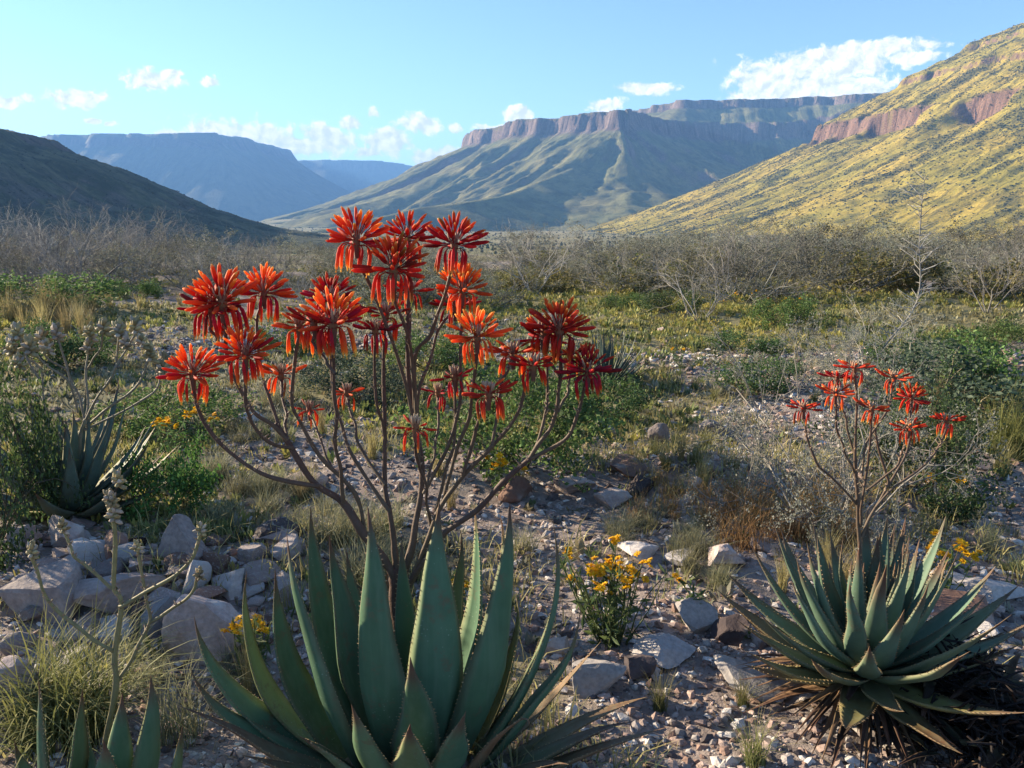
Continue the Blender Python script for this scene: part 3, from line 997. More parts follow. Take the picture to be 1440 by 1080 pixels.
def add_leaf(root, path, wmax, theta, g, tip=0.10, yellow=0.0, dry=0.0, fat=0.25, body=GREEN_LEAF, teeth=True, name='leaf', mat=None, chan=.28, thick=.3, spots=0.0):
    path = np.asarray(path, float)
    n = len(path)
    L = np.concatenate([[0], np.cumsum(np.linalg.norm(np.diff(path, axis=0), axis=1))])
    t = L / L[-1]
    ph = g.uniform(0, 99)
    W = leaf_profile(t, fat) * wmax * (1 + .10 * (vn2(t * 5 + ph, t * 0, 77) - .5))
    path = path + np.stack([vn2(t * 3 + ph, t * 0, 78) - .5, vn2(t * 3 + ph, t * 0 + 9, 79) - .5, 0 * t], -1) * (L[-1] * .035 * np.sin(t * math.pi))[:, None]
    Rr = np.array([math.cos(theta), math.sin(theta), 0.0])
    S = np.array([-math.sin(theta), math.cos(theta), 0.0])
    cols = leaf_colours(t, g, tip, body, yellow, dry)
    V, F, C, edge = leaf_arrays(path, W, S, Rr, chan, thick, cols)
    ec = np.array((0.30, 0.20, 0.11))
    C = C + (ec - C) * (0.38 * edge)[:, None] * (0 if dry > .6 else 1)
    mb = MB(); mb.add(V, F, C)
    o = obj(name, mb.mesh(name), mat or M_LEAF, root)
    if teeth:
        ne = max(8, int(L[-1] / 0.0125))
        tt = np.linspace(.05, .9, ne)
        idx = np.interp(tt, t, np.arange(n))
        i0 = np.clip(idx.astype(int), 0, n - 2); f = (idx - i0)[:, None]
        Ms, Ts = [], []
        for side, col in ((-1, 0), (1, 4)):
            E = V.reshape(n, 9, 3)[:, col, :]
            p = E[i0] * (1 - f) + E[i0 + 1] * f
            Cn = path[i0] * (1 - f) + path[i0 + 1] * f
            X = p - Cn; X /= np.linalg.norm(X, axis=1, keepdims=True) + 1e-9
            Yv = path[i0 + 1] - path[i0]; Yv /= np.linalg.norm(Yv, axis=1, keepdims=True)
            Z = np.cross(X, Yv)
            s = 0.0046 * (g.uniform(.6, 1.25, ne) * (g.uniform(size=ne) > .14))[:, None, None] + 1e-6
            Ms.append(np.stack([X, Yv, Z], -1) * s); Ts.append(p - X * 0.0006)
        tm = MB(); tm.scatter(TOOTH_V, TOOTH_F, np.concatenate(Ms), np.concatenate(Ts), np.tile((0.34, 0.23, 0.12), (2 * ne, 1)))
        obj('marginal_teeth', tm.mesh('marginal_teeth', False), M_STEM, o, kind='stuff')
    return o


def bez(p0, p1, p2, n=14):
    t = np.linspace(0, 1, n)[:, None]
    p0, p1, p2 = map(lambda v: np.asarray(v, float), (p0, p1, p2))
    return (1 - t) ** 2 * p0 + 2 * t * (1 - t) * p1 + t * t * p2


# ---- florets and flower heads
C_BASE, C_RED, C_ORA, C_YEL = np.array((0.34, 0.03, 0.02)), np.array((0.68, 0.046, 0.020)), np.array((0.86, 0.19, 0.026)), np.array((0.90, 0.60, 0.15))


def floret_mesh(kind):
    mb = MB()
    if kind == 'erect':
        z = np.array([0, .22, .40, .50, .62, .78, .90, 1.0]); r = np.array([.022, .022, .035, .085, .092, .080, .072, .025])
        pts = np.stack([0.16 * z ** 2, 0 * z, z], -1)
        cs = [C_BASE, C_BASE, C_RED * .8, C_RED, C_RED * .7 + C_ORA * .3, C_RED * .35 + C_ORA * .65, C_ORA, C_YEL]
    elif kind == 'spread':
        z = np.array([0, .25, .40, .52, .66, .82, .93, 1.0]); r = np.array([.022, .022, .035, .080, .085, .075, .065, .025])
        pts = np.stack([-0.10 * z ** 2, 0 * z, z], -1)
        cs = [C_BASE, C_BASE, C_RED * .6, C_RED * .75, C_RED * .8, C_RED * .9, C_RED, C_ORA]
    else:
        pts = np.array([(0, 0, 0), (.25, 0, .07), (.42, 0, .0), (.50, 0, -.16), (.54, 0, -.36), (.56, 0, -.60), (.575, 0, -.78), (.585, 0, -.9)])
        r = np.array([.022, .022, .035, .085, .09, .080, .082, .05])
        cs = [C_BASE, C_BASE, C_RED * .8, C_RED, C_RED, C_RED * .6 + C_ORA * .4, C_ORA, C_YEL]
    mb.tube(pts, np.asarray(r) * .80, 6, np.array(cs))
    if kind == 'droop':                            # stamens
        for k in range(3):
            a = k * 2.1
            mb.tube(np.array([(.585, 0, -.88), (.59 + .02 * math.cos(a), .02 * math.sin(a), -1.02)]), .012, 3, C_YEL)
    me = mb.mesh('floret')
    me.materials.append(M_FLORET)
    return me


FL = {k: floret_mesh(k) for k in ('erect', 'spread', 'droop')}


def head_layout(style, g, size):
    """list of (kind, attach z, azimuth, tilt from vertical, scale)"""
    out = []
    if style == 'full':
        for k in range(25):
            out.append(('erect', .012 + .010 * (1 - k / 25), k * 2.4 + g.uniform(-.3, .3), R(2 + 54 * (k / 24) ** 0.8 + g.uniform(-7, 7)), g.uniform(.66, 1.0)))
        for k in range(15):
            out.append(('spread', .006, k * .419 + g.uniform(-.25, .25), R(g.uniform(66, 106)), g.uniform(.95, 1.4)))
        for k in range(9):
            out.append(('droop', -.004, k * .698 + g.uniform(-.3, .3), R(g.uniform(-6, 16)), g.uniform(.8, 1.05)))
    elif style == 'flat':
        for k in range(9):
            out.append(('spread', .006, k * .70 + g.uniform(-.2, .2), R(g.uniform(70, 94)), g.uniform(.95, 1.25)))
        for k in range(4):
            out.append(('erect', .010, k * 1.5 + g.uniform(-.4, .4), R(g.uniform(45, 66)), g.uniform(.7, .9)))
        for k in range(6):
            out.append(('droop', -.004, k * 1.05 + g.uniform(-.4, .4), R(g.uniform(-6, 14)), g.uniform(.7, .95)))
    else:                                           # few: nearly spent
        for k in range(6):
            out.append(('spread', .004, k * 1.05 + g.uniform(-.3, .3), R(g.uniform(75, 105)), g.uniform(.7, 1.0)))
        for k in range(5):
            out.append(('droop', -.006, k * 1.25 + g.uniform(-.4, .4), R(g.uniform(-6, 12)), g.uniform(.7, .9)))
    return [(k, z * size / .045, a, t, s * size * 1.2) for (k, z, a, t, s) in out]


def core_mesh(size, style, g):
    """the knobbly axis the florets sit on, with small buds and bracts on top"""
    mb = MB()
    s = size / .045
    mb.tube(np.array([(0, 0, -.03), (0, 0, -.012), (0, 0, 0), (0, 0, .012), (0, 0, .020)]) * s, np.array([.0045, .006, .0085, .008, .004]) * s, 7,
            np.array([(.12, .06, .04), (.13, .06, .04), (.16, .07, .03), (.18, .06, .03), (.15, .06, .03)]))
    nb = 10 if style != 'full' else 5
    for k in range(nb):
        a = k * 2.4; r = .009 * s * math.sqrt((k + .5) / nb)
        b = np.array([math.cos(a) * r, math.sin(a) * r, .012 * s])
        e = b + np.array([math.cos(a) * r * .7, math.sin(a) * r * .7, (.016 + .006 * g.uniform()) * s])
        mb.tube(np.array([b, (b + e) / 2, e]), np.array([.0022, .0028, .0008]) * s, 5, np.array([(.30, .13, .07), (.42, .26, .17), (.45, .33, .22)]))
    return mb.mesh('flower_head')


def add_head(root, loc, style, size, g, individual):
    hd = obj('flower_head', core_mesh(size, style, g), M_STEM, root, loc)
    tilt = Matrix.Rotation(g.uniform(-.15, .15), 4, 'X') @ Matrix.Rotation(g.uniform(-.15, .15), 4, 'Y')
    spec = []
    for (kind, z, a, t, s) in head_layout(style, g, size):
        m = Matrix.Translation((0, 0, z)) @ Matrix.Rotation(a, 4, 'Z') @ Matrix.Translation((size * (.06 + .36 * t / R(52) if kind == 'erect' and style == 'full' else .08), 0, 0)) @ Matrix.Rotation(t, 4, 'Y') @ Matrix.Scale(s, 4)
        spec.append((kind, tilt @ m))
    if individual:
        for kind, m in spec:
            o = obj('floret', FL[kind], None, hd)
            o.matrix_local = m
    else:
        mb = MB()
        for kind, m in spec:
            me = FL[kind]
            V = np.empty(len(me.vertices) * 3, np.float32); me.vertices.foreach_get('co', V); V = V.reshape(-1, 3)
            F = np.empty(len(me.polygons) * 3, np.int32); me.polygons.foreach_get('vertices', F); F = F.reshape(-1, 3)
            C = np.empty(len(V) * 4, np.float32); me.attributes['col'].data.foreach_get('color', C); C = C.reshape(-1, 4)[:, :3]
            A = np.array(m)
            mb.add(V @ A[:3, :3].T + A[:3, 3], F, C * (g.uniform(.72, 1.18) if g.uniform() > .1 else np.array((.45, .8, .9))))
        obj('floret_cluster', mb.mesh('floret_cluster'), M_FLORET, hd, kind='stuff')
    return hd


C_ST0, C_ST1 = np.array((0.105, 0.074, 0.05)), np.array((0.085, 0.048, 0.036))


def add_stem(root, B, pts, r0, r1, g, name='flower_stem', c0=C_ST0, c1=C_ST1, bracts=True, per=6):
    P = spline(pts, per) - np.array(B)
    n = len(P)
    t = np.linspace(0, 1, n)
    wob = np.stack([vn2(t * 6 + g.uniform(0, 99), t * 0, 5) - .5, vn2(t * 6, t * 0 + g.uniform(0, 99), 6) - .5, 0 * t], -1) * 0.006
    P = P + 1.9 * wob * np.sin(t * math.pi)[:, None]
    rad = r0 + (r1 - r0) * t
    C = c0[None] * (1 - t[:, None]) + c1[None] * t[:, None]
    mb = MB(); mb.tube(P, rad * (1 + .34 * (vn2(t * 22 + g.uniform(0, 50), t * 0, 9) - .5)), 8, C)
    if bracts:
        for k in range(max(3, int(n * .8))):
            i = g.integers(n // 3, n - 1)
            a = g.uniform(0, 6.28)
            d = np.array([math.cos(a), math.sin(a), .9]); d /= np.linalg.norm(d)
            b = P[i] + d * rad[i] * .5
            mb.tube(np.array([b, b + d * .005, b + d * g.uniform(.008, .013)]), np.array([.0026, .0018, .0004]), 4, (.24, .17, .12))
    return obj(name, mb.mesh(name), M_STEM, root)


# ---- the tall aloe with the red heads
def tall_aloe():
    g = np.random.default_rng(21)
    YC = 1.62
    B = at(600, 1105, YC)
    B = Vector((B.x, B.y, g1(B.x, B.y)))
    root = thing('aloe_plant', B, 'tall aloe with broad blue-green toothed leaves and a many-branched crown of red flower heads', 'aloe')
    Bn = np.array(B)
    # tip px, mid px, base px, y offsets of tip / mid / base, half width in px, direction of growth (deg), tip browning, yellow, dry
    LV = [
        ((273, 867), (345, 985), (500, 1085), -.05, -.03, 0, 25, 185, .12, 0, 0),
        ((347, 803), (372, 960), (480, 1062), .02, .02, .02, 16, 170, .10, .55, 0),  # sunlit leaf seen on edge: the sunlight is painted in as yellow
        ((387, 800), (420, 950), (500, 1075), .03, .02, .02, 24, 160, .12, .05, 0),
        ((403, 748), (452, 930), (525, 1085), -.06, -.06, -.02, 34, 205, .10, 0, 0),
        ((437, 712), (458, 860), (525, 1040), .13, .10, .05, 22, 140, .10, 0, 0),
        ((463, 752), (490, 890), (540, 1050), .06, .04, .03, 27, 150, .10, 0, 0),
        ((487, 772), (506, 880), (545, 1030), .15, .12, .07, 18, 125, .10, .1, 0),
        ((517, 712), (537, 900), (560, 1085), -.10, -.11, -.05, 33, 252, .09, 0, 0),
        ((565, 758), (571, 880), (585, 1040), .02, .02, .02, 20, 262, .10, 0, 0),
        ((618, 706), (611, 890), (600, 1085), -.06, -.07, -.03, 36, 283, .09, 0, 0),
        ((577, 924), (583, 1000), (590, 1105), -.24, -.19, -.07, 30, 268, .12, 0, 0),
        ((494, 990), (520, 1050), (560, 1110), -.24, -.18, -.06, 28, 238, .14, .12, 0),
        ((577, 1018), (578, 1062), (588, 1120), -.32, -.24, -.08, 26, 265, .14, .30, 0),
        ((267, 937), (350, 1025), (520, 1100), -.12, -.09, -.03, 22, 196, .18, 0, .05),
        ((246, 990), (340, 1030), (520, 1106), -.18, -.14, -.04, 16, 208, .45, 0, .35),
        ((648, 745), (645, 860), (625, 1030), .16, .13, .08, 16, 60, .12, .45, 0),
        ((667, 707), (662, 860), (630, 1040), .08, .07, .04, 22, 30, .10, 0, 0),
        ((717, 706), (688, 900), (625, 1080), -.04, -.05, -.02, 34, 315, .10, 0, 0),
        ((703, 722), (700, 850), (650, 1030), .15, .12, .06, 16, 45, .12, .2, 0),
        ((725, 835), (716, 930), (660, 1060), .09, .07, .04, 15, 20, .08, .85, 0),  # backlit leaf: the strong yellow paints sun shining through it
        ((777, 728), (757, 900), (650, 1078), .0, .0, .0, 21, 350, .16, 0, 0),
        ((817, 850), (773, 955), (660, 1085), -.04, -.03, .0, 21, 345, .14, 0, 0),
        ((845, 902), (785, 965), (670, 1085), .08, .05, .01, 9, 10, .55, 0, .7),
        ((910, 980), (800, 1022), (670, 1098), -.02, -.02, 0, 17, 355, .45, .1, .45),
        ((890, 1015), (790, 1042), (670, 1104), -.12, -.10, -.03, 19, 335, .35, .05, .25),
        ((940, 1022), (820, 1060), (680, 1110), -.18, -.15, -.04, 17, 325, .45, .1, .45),
        ((655, 1000), (638, 1045), (610, 1110), -.26, -.20, -.07, 27, 300, .16, 0, 0),
        ((745, 1022), (715, 1022), (640, 1106), -.20, -.17, -.05, 15, 318, .6, .1, .75),
        ((420, 1035), (470, 1062), (545, 1112), -.26, -.18, -.05, 24, 225, .16, .05, 0),
        ((340, 1062), (420, 1080), (540, 1116), -.24, -.16, -.05, 18, 215, .3, .1, .2),
        ((800, 1075), (740, 1080), (650, 1112), -.28, -.20, -.06, 20, 322, .35, .1, .3),
        ((545, 800), (548, 900), (575, 1040), .10, .08, .05, 16, 110, .12, .15, 0),
        ((600, 790), (604, 900), (600, 1040), .12, .09, .05, 18, 80, .12, .1, 0),
    ]
    for (tp, md, bs, d2, d1, d0, hw, th, tip, yel, dry) in LV:
        p0, pm, p2 = (np.array(at(q[0], q[1], YC + d)) for q, d in ((bs, d0), (md, d1), (tp, d2)))
        p1 = 2 * pm - .5 * (p0 + p2)
        P = bez(p0, p1, p2, 16) - Bn
        dist = (Vector(pm) - cam.location).length
        add_leaf(root, P, 1.14 * hw * dist / FPX, R(th), g, tip, yel, dry, fat=.40)
    # stems: pixels, y offset at the start and at the end, radii at both ends (mm)
    st = [
        ('trunk', [(572, 1010), (566, 920), (558, 850), (555, 800)], .05, .05, 20, 16),
        ('a', [(556, 822), (548, 800), (514, 752), (483, 707), (442, 677), (404, 619), (388, 596)], .05, .02, 14, 6),
        ('b', [(560, 815), (553, 773), (550, 723), (542, 682), (544, 602), (540, 520), (542, 448)], .05, .10, 9, 4),
        ('c', [(562, 830), (575, 782), (584, 748), (590, 707), (590, 644), (584, 590), (576, 520), (575, 425), (573, 340)], .05, .12, 10.5, 4.2),
        ('d', [(566, 845), (580, 815), (604, 777), (628, 750), (667, 719), (708, 677), (746, 644)], .05, .0, 9.5, 7),
        ('e', [(570, 835), (600, 765), (621, 711), (650, 669), (692, 627), (725, 582), (740, 535), (750, 520)], .05, -.06, 7.5, 3.6),
        ('d1', [(744, 646), (767, 611), (783, 573), (787, 530), (787, 470)], .0, -.04, 5.5, 4),
        ('d2', [(744, 646), (792, 619), (808, 586), (820, 548), (827, 528)], .0, -.07, 5, 3.6),
        ('d3', [(752, 634), (766, 590), (770, 555), (767, 482)], .0, .06, 4, 3.2),
        ('d4', [(785, 580), (800, 545), (803, 505)], -.02, .03, 3.6, 3),
        ('a1', [(450, 683), (437, 682), (375, 669), (329, 640), (296, 607), (278, 570), (271, 532)], .03, -.06, 6, 3.8),
        ('a2', [(404, 619), (383, 597), (354, 575), (328, 520), (317, 470), (313, 432)], .02, -.04, 5.5, 3.8),
        ('a3', [(412, 630), (383, 625), (358, 604), (348, 573), (345, 505)], .02, -.10, 4.8, 3.6),
        ('a4', [(396, 606), (380, 570), (367, 530), (361, 460), (371, 418)], .02, .10, 4.4, 3.4),
        ('a5', [(404, 619), (400, 575), (395, 532)], .02, .14, 4, 3.2),
        ('a6', [(483, 707), (478, 660), (472, 600), (470, 540), (469, 462)], .03, -.12, 5.5, 4),
        ('a7', [(514, 752), (500, 694), (450, 640), (422, 590), (411, 562), (415, 510), (421, 466)], .05, -.02, 6, 3.6),
        ('a8', [(468, 662), (447, 610), (435, 580)], .04, .18, 4, 3),
        ('b1', [(542, 682), (515, 640), (495, 590), (488, 556)], .06, .20, 5, 3.2),
        ('b2', [(543, 620), (530, 560), (528, 470)], .08, .02, 4.2, 3.4),
        ('b3', [(548, 720), (505, 655), (480, 600), (468, 520), (464, 425)], .05, .16, 5.5, 3.6),
        ('c1', [(590, 644), (572, 545), (547, 473), (519, 403), (504, 362), (501, 345)], .07, -.08, 5, 3.6),
        ('c2', [(584, 590), (580, 520), (571, 470), (558, 425), (554, 385)], .09, -.10, 4.8, 3.8),
        ('c3', [(588, 640), (584, 510), (603, 470), (625, 423), (637, 380), (639, 350)], .08, -.04, 5.2, 3.6),
        ('c4', [(590, 660), (587, 560), (602, 512), (615, 465), (640, 436)], .07, .12, 4.8, 3.4),
        ('c5', [(596, 694), (625, 636), (648, 560), (649, 500), (650, 414)], .06, .04, 5, 3.6),
        ('c6', [(621, 711), (642, 640), (660, 580), (668, 530), (671, 480)], .04, -.10, 5, 3.6),
        ('c7', [(612, 720), (628, 660), (640, 600), (640, 535)], .05, .06, 4.6, 3.2),
        ('c8', [(650, 669), (667, 611), (678, 580), (687, 560)], .0, -.10, 4.6, 3.2),
        ('c9', [(606, 740), (598, 690), (588, 640), (584, 606)], .05, -.14, 4.4, 3.2),
        ('e1', [(692, 627), (705, 560), (712, 520), (722, 503)], -.03, .02, 4, 3.2),
        ('e2', [(600, 690), (612, 620), (616, 556)], .05, .16, 4, 3),
        ('c10', [(576, 520), (577, 470), (577, 415)], .10, .18, 4, 3.2),
    ]
    ends = {}
    for (nm, pp, d0, d1, r0, r1) in st:
        n = len(pp)
        pts = []
        for k, q in enumerate(pp):
            f = k / (n - 1)
            pts.append(np.array(at(q[0], q[1], YC + .02 + d0 + (d1 - d0) * f ** 1.1)))
        add_stem(root, B, pts, r0 / 1120, r1 / 1120, g, 'trunk' if nm == 'trunk' else 'flower_stem', bracts=nm != 'trunk')
        ends[nm] = pts[-1] - Bn
    heads = [('a1', 'full', 44), ('a2', 'full', 54), ('a4', 'full', 44), ('a3', 'full', 43), ('a6', 'full', 50), ('c1', 'full', 44), ('c', 'full', 43),
             ('c2', 'full', 48), ('c3', 'full', 43), ('d1', 'full', 48), ('d2', 'full', 40), ('c5', 'full', 42), ('c6', 'full', 42), ('b', 'flat', 46),
             ('a5', 'flat', 44), ('a7', 'flat', 44), ('b3', 'full', 42), ('b2', 'flat', 40), ('c4', 'flat', 44), ('c7', 'few', 44), ('c8', 'flat', 44),
             ('c9', 'few', 40), ('e', 'flat', 42), ('e1', 'flat', 44), ('d3', 'full', 40), ('d4', 'flat', 36), ('a8', 'few', 36), ('b1', 'few', 38),
             ('e2', 'few', 36), ('c10', 'flat', 42)]
    for k, (nm, style, sz) in enumerate(heads):
        add_head(root, Vector(ends[nm]) + Vector((0, 0, .004)), style, sz / 1000, g, k < 6)
    # second heads crowded beside the first, as the double clusters show
    for nm, off, style, sz in (('a2', (-.032, .02, -.012), 'full', 44), ('a6', (-.05, .05, .0), 'flat', 42), ('d1', (-.03, .04, -.004), 'flat', 40)):
        p = Vector(ends[nm]) + Vector(off)
        add_stem(root, (0, 0, 0), [np.array(Vector(ends[nm]) + Vector((0, 0, -.09))), np.array(p + Vector((0, 0, -.04))), np.array(p)], .0032, .0034, g, bracts=False)
        add_head(root, p, style, sz / 1000, g, False)
    return root


tall_aloe()


def rosette(root, C, n, L, W, g, el=(12, 86), yellow_low=0.5, tipb=.16, dry_low=0.3, spread=0.03, az_bias=None, teeth=True, droop=0.0, body=GREEN_LEAF):
    for k in range(n):
        f = (k + .5) / n                              # 0 outer .. 1 inner
        th = k * 2.39996 + g.uniform(-.2, .2)
        e = R(el[0] + (el[1] - el[0]) * f ** 1.0 + g.uniform(-5, 5))
        ln = L * (0.86 + .18 * math.sin(f * math.pi)) * g.uniform(.85, 1.1) * (1 if f < .85 else .85)
        d = np.array([math.cos(th), math.sin(th), 0.0])
        p0 = np.array(C) + d * spread * (1 - f) - np.array([0, 0, .05 * (1 - f)])
        e1 = e - R(14)
        p1 = p0 + (d * math.cos(e1) + np.array([0, 0, math.sin(e1)])) * ln * .5
        e2 = min(e + R(16), R(90))
        p2 = p1 + (d * math.cos(e2) + np.array([0, 0, math.sin(e2)])) * ln * .55
        low = max(0, 1 - f * 2.6)
        add_leaf(root, bez(p0, p1, p2, 12), W * (.8 + .3 * (1 - f)) * g.uniform(.85, 1.1), th, g, tipb * (1 + 1.6 * low) * g.uniform(.6, 1.4),
                 min(.9, yellow_low * low * g.uniform(.2, 1.4) + (.12 if g.uniform() < .12 else 0)), min(.95, dry_low * low * g.uniform(0, 1.8)), teeth=teeth, body=body)


# ---- the smaller red aloe on its skirt of dead leaves
def small_aloe():
    g = np.random.default_rng(33)
    YC = 1.80
    foot = at(1240, 1040, YC)
    B = Vector((foot.x, foot.y, g1(foot.x, foot.y)))
    root = thing('aloe_plant', B, 'smaller aloe with thin orange-red flower heads and a skirt of dead leaves', 'aloe')
    C = np.array(at(1220, 918, YC)) - np.array(B)
    rosette(root, C, 70, .36, .039, g, (2, 89), .95, .17, .6, .05, body=np.array((.10, .165, .115)))
    # dead leaves hanging round the short stem and fallen beside it
    dk = [(.035, .024, .02), (.07, .04, .026), (.15, .082, .045), (.025, .02, .02), (.22, .13, .07)]
    for k in range(170):
        th = g.uniform(0, 6.28)
        d = np.array([math.cos(th), math.sin(th), 0])
        side = k % 2
        if side:
            b = np.array([g.normal(.18, .09), g.normal(-.13, .08), g.uniform(-.02, .24)])
            b[2] = min(b[2], .22 - abs(b[0] - .12) * .8)
            ln = g.uniform(.10, .20)
            p2 = b + np.append(d[:2] * ln * .8, g.uniform(-.10, .02))
            body = dk[g.choice([0, 1, 3])]
        else:
            b = C + d * .03 + np.array([0, 0, g.uniform(-.10, -.02)])
            ln = g.uniform(.16, .30)
            p2 = b + d * ln + np.array([0, 0, g.uniform(-.20, -.02)])
            body = dk[g.choice([1, 2, 2, 4, 0])]
        p2[2] = max(p2[2], g1(B.x + p2[0], B.y + p2[1]) - B.z + .006)
        b[2] = max(b[2], .0)
        p1 = (b + p2) / 2 + np.array([0, 0, g.uniform(.0, .05)])
        add_leaf(root, bez(b, p1, p2, 8), g.uniform(.007, .015), th + g.uniform(-.6, .6), g, .3, 0, 0, body=body, teeth=False, name='dead_leaf', mat=M_DRY, chan=.6, thick=.1)
    # short stem
    add_stem(root, (0, 0, 0), [np.array([0.02, 0, -.02]), C * .5, C + np.array([0, 0, .03])], .055, .045, g, 'trunk', np.array((.05, .035, .03)), np.array((.07, .045, .03)), False)
    mb = MB()                                           # black shreds
    for k in range(1500):
        b = np.array([g.normal(.19, .09), g.normal(-.13, .08), 0])
        b[2] = g.uniform(0, 1) * max(.02, .23 - abs(b[0] - .13) * 1.0)
        th = g.uniform(0, 6.28)
        e = b + np.array([math.cos(th), math.sin(th), g.uniform(-.6, .6)]) * g.uniform(.03, .08)
        e[2] = max(e[2], .004)
        mb.tube(np.array([b, (b + e) / 2 + g.normal(0, .006, 3), e]), np.array([.004, .003, .0008]), 3, np.array(dk[g.choice([0, 3, 3, 1])]) * g.uniform(.4, 1.2))
    obj('dead_leaf_litter', mb.mesh('dead_leaf_litter'), M_DRY, root, kind='stuff')
    st = [
        ('t', [(1222, 960), (1216, 860), (1211, 760), (1207, 710), (1202, 668), (1201, 632), (1204, 571), (1202, 520)], 0, 0, 6.5, 2.6),
        ('b', [(1202, 640), (1190, 595), (1180, 560), (1177, 534)], 0, .05, 3, 2.2),
        ('c', [(1203, 668), (1196, 649), (1178, 610), (1175, 556)], 0, -.05, 3, 2.2),
        ('d', [(1207, 712), (1173, 674), (1146, 648), (1134, 612), (1130, 577)], 0, -.03, 3.4, 2.2),
        ('e', [(1210, 740), (1213, 710), (1221, 660), (1225, 627), (1226, 578)], 0, -.06, 3.6, 2.4),
        ('f', [(1212, 670), (1220, 622), (1246, 582), (1254, 552), (1257, 534)], -.02, .05, 3, 2.2),
        ('g', [(1212, 755), (1222, 728), (1248, 685), (1246, 663), (1234, 624), (1228, 590)], 0, .02, 4.2, 2.6),
        ('h', [(1218, 690), (1251, 664), (1268, 640), (1276, 616), (1278, 604)], .0, -.04, 3, 2.2),
        ('i', [(1248, 685), (1272, 640), (1280, 590), (1282, 562)], .01, .06, 3.2, 2.2),
        ('j', [(1230, 715), (1260, 682), (1296, 657), (1318, 635), (1329, 606), (1331, 594)], 0, .02, 3.2, 2.2),
    ]
    for (nm, pp, d0, d1, r0, r1) in st:
        n = len(pp)
        pts = [np.array(at(q[0], q[1], YC + d0 + (d1 - d0) * (k / (n - 1)))) for k, q in enumerate(pp)]
        add_stem(root, B, pts, r0 / 1000, r1 / 1000, g, 'flower_stem')
        if nm != 'g':
            hd = add_head(root, Vector(pts[-1]) - B, 'flat' if nm != 'i' else 'full', .031 if nm != 'i' else .027, g, False)
    return root


small_aloe()


def pod_head(root, loc, g, size, dry=True):
    """a spent head: dry capsules and bracts round the tip of a stalk"""
    mb = MB()
    for k in range(14):
        a = k * 2.4 + g.uniform(-.3, .3)
        el = R(-20 + 100 * k / 13)
        d = np.array([math.cos(a) * math.cos(el), math.sin(a) * math.cos(el), math.sin(el)])
        b = np.array([0, 0, (k / 13 - .5) * size * .5])
        e = b + d * size * g.uniform(.35, .6)
        c = np.array((.30, .235, .12)) * g.uniform(.6, 1.3) if g.uniform() < .7 else np.array((.42, .34, .26)) * g.uniform(.7, 1.1)
        mb.tube(np.array([b, b + (e - b) * .35, b + (e - b) * .75, e]), np.array([.05, .13, .12, .02]) * size, 5, c)
    return obj('seed_head', mb.mesh('seed_head'), M_STEM, root, loc)


def corner_aloe():
    g = np.random.default_rng(44)
    YC = 1.50
    foot = at(150, 1140, YC)
    B = Vector((foot.x, foot.y, g1(foot.x, foot.y)))
    root = thing('aloe_plant', B, 'small spotted aloe with reddish leaf tips and a spent olive seed stalk', 'aloe')
    Bn = np.array(B)
    for (tp, bs, d, hw, th, tip, yel) in [((54, 952), (75, 1135), -.05, 21, 210, .14, 0), ((116, 968), (105, 1130), .03, 17, 170, .16, .1), ((172, 974), (150, 1135), -.06, 21, 268, .14, 0),
                                          ((212, 948), (195, 1130), -.02, 20, 330, .16, 0), ((257, 1018), (225, 1140), .02, 15, 350, .2, .35), ((120, 1010), (125, 1140), .08, 15, 95, .14, .2),
                                          ((222, 1010), (190, 1135), .07, 16, 30, .12, 0), ((20, 1040), (75, 1145), .02, 17, 190, .2, .1), ((145, 1040), (140, 1150), -.14, 22, 262, .16, 0)]:
        p0, p2 = np.array(at(*bs, YC)), np.array(at(*tp, YC + d))
        p1 = (p0 + p2) / 2 + np.array([(p0[0] - p2[0]) * -.25, 0, 0])
        add_leaf(root, bez(p0, p1, p2, 12) - Bn, hw * YC * 1.35 / FPX, R(th), g, tip, yel, 0, fat=.35)
    ol0, ol1 = np.array((.15, .13, .07)), np.array((.22, .19, .085))
    st = [([(140, 1110), (150, 1040), (164, 965), (162, 920), (169, 849), (162, 825), (163, 760), (158, 710)], 0, 0, 6, 3, 27),
          ([(158, 916), (154, 913), (127, 895), (89, 867), (59, 828), (48, 793), (45, 776)], 0, -.05, 3.2, 2.6, 24),
          ([(163, 828), (157, 825), (113, 793), (98, 770), (88, 742)], 0, .04, 2.8, 2.2, 22),
          ([(168, 853), (175, 850), (208, 831), (246, 807), (270, 784), (279, 763), (282, 746)], 0, -.02, 3.2, 2.6, 20),
          ([(164, 962), (169, 950), (193, 914), (210, 876), (206, 843), (197, 798), (193, 770)], 0, .05, 3.4, 2.3, 20),
          ([(210, 876), (237, 859), (264, 837), (277, 816), (281, 808)], .03, 0, 2.8, 2.3, 19)]
    for (pp, d0, d1, r0, r1, hs) in st:
        n = len(pp)
        pts = [np.array(at(q[0], q[1], YC + .05 + d0 + (d1 - d0) * (k / (n - 1)))) for k, q in enumerate(pp)]
        add_stem(root, B, pts, r0 / 780, r1 / 780, g, 'flower_stem', ol0, ol1)
        pod_head(root, Vector(pts[-1]) - B, g, hs * YC / FPX * 1.05)
    for q in ((155, 702), (166, 676), (160, 725)):
        pod_head(root, Vector(at(*q, YC + .05)) - B, g, 27 * YC / FPX)


corner_aloe()


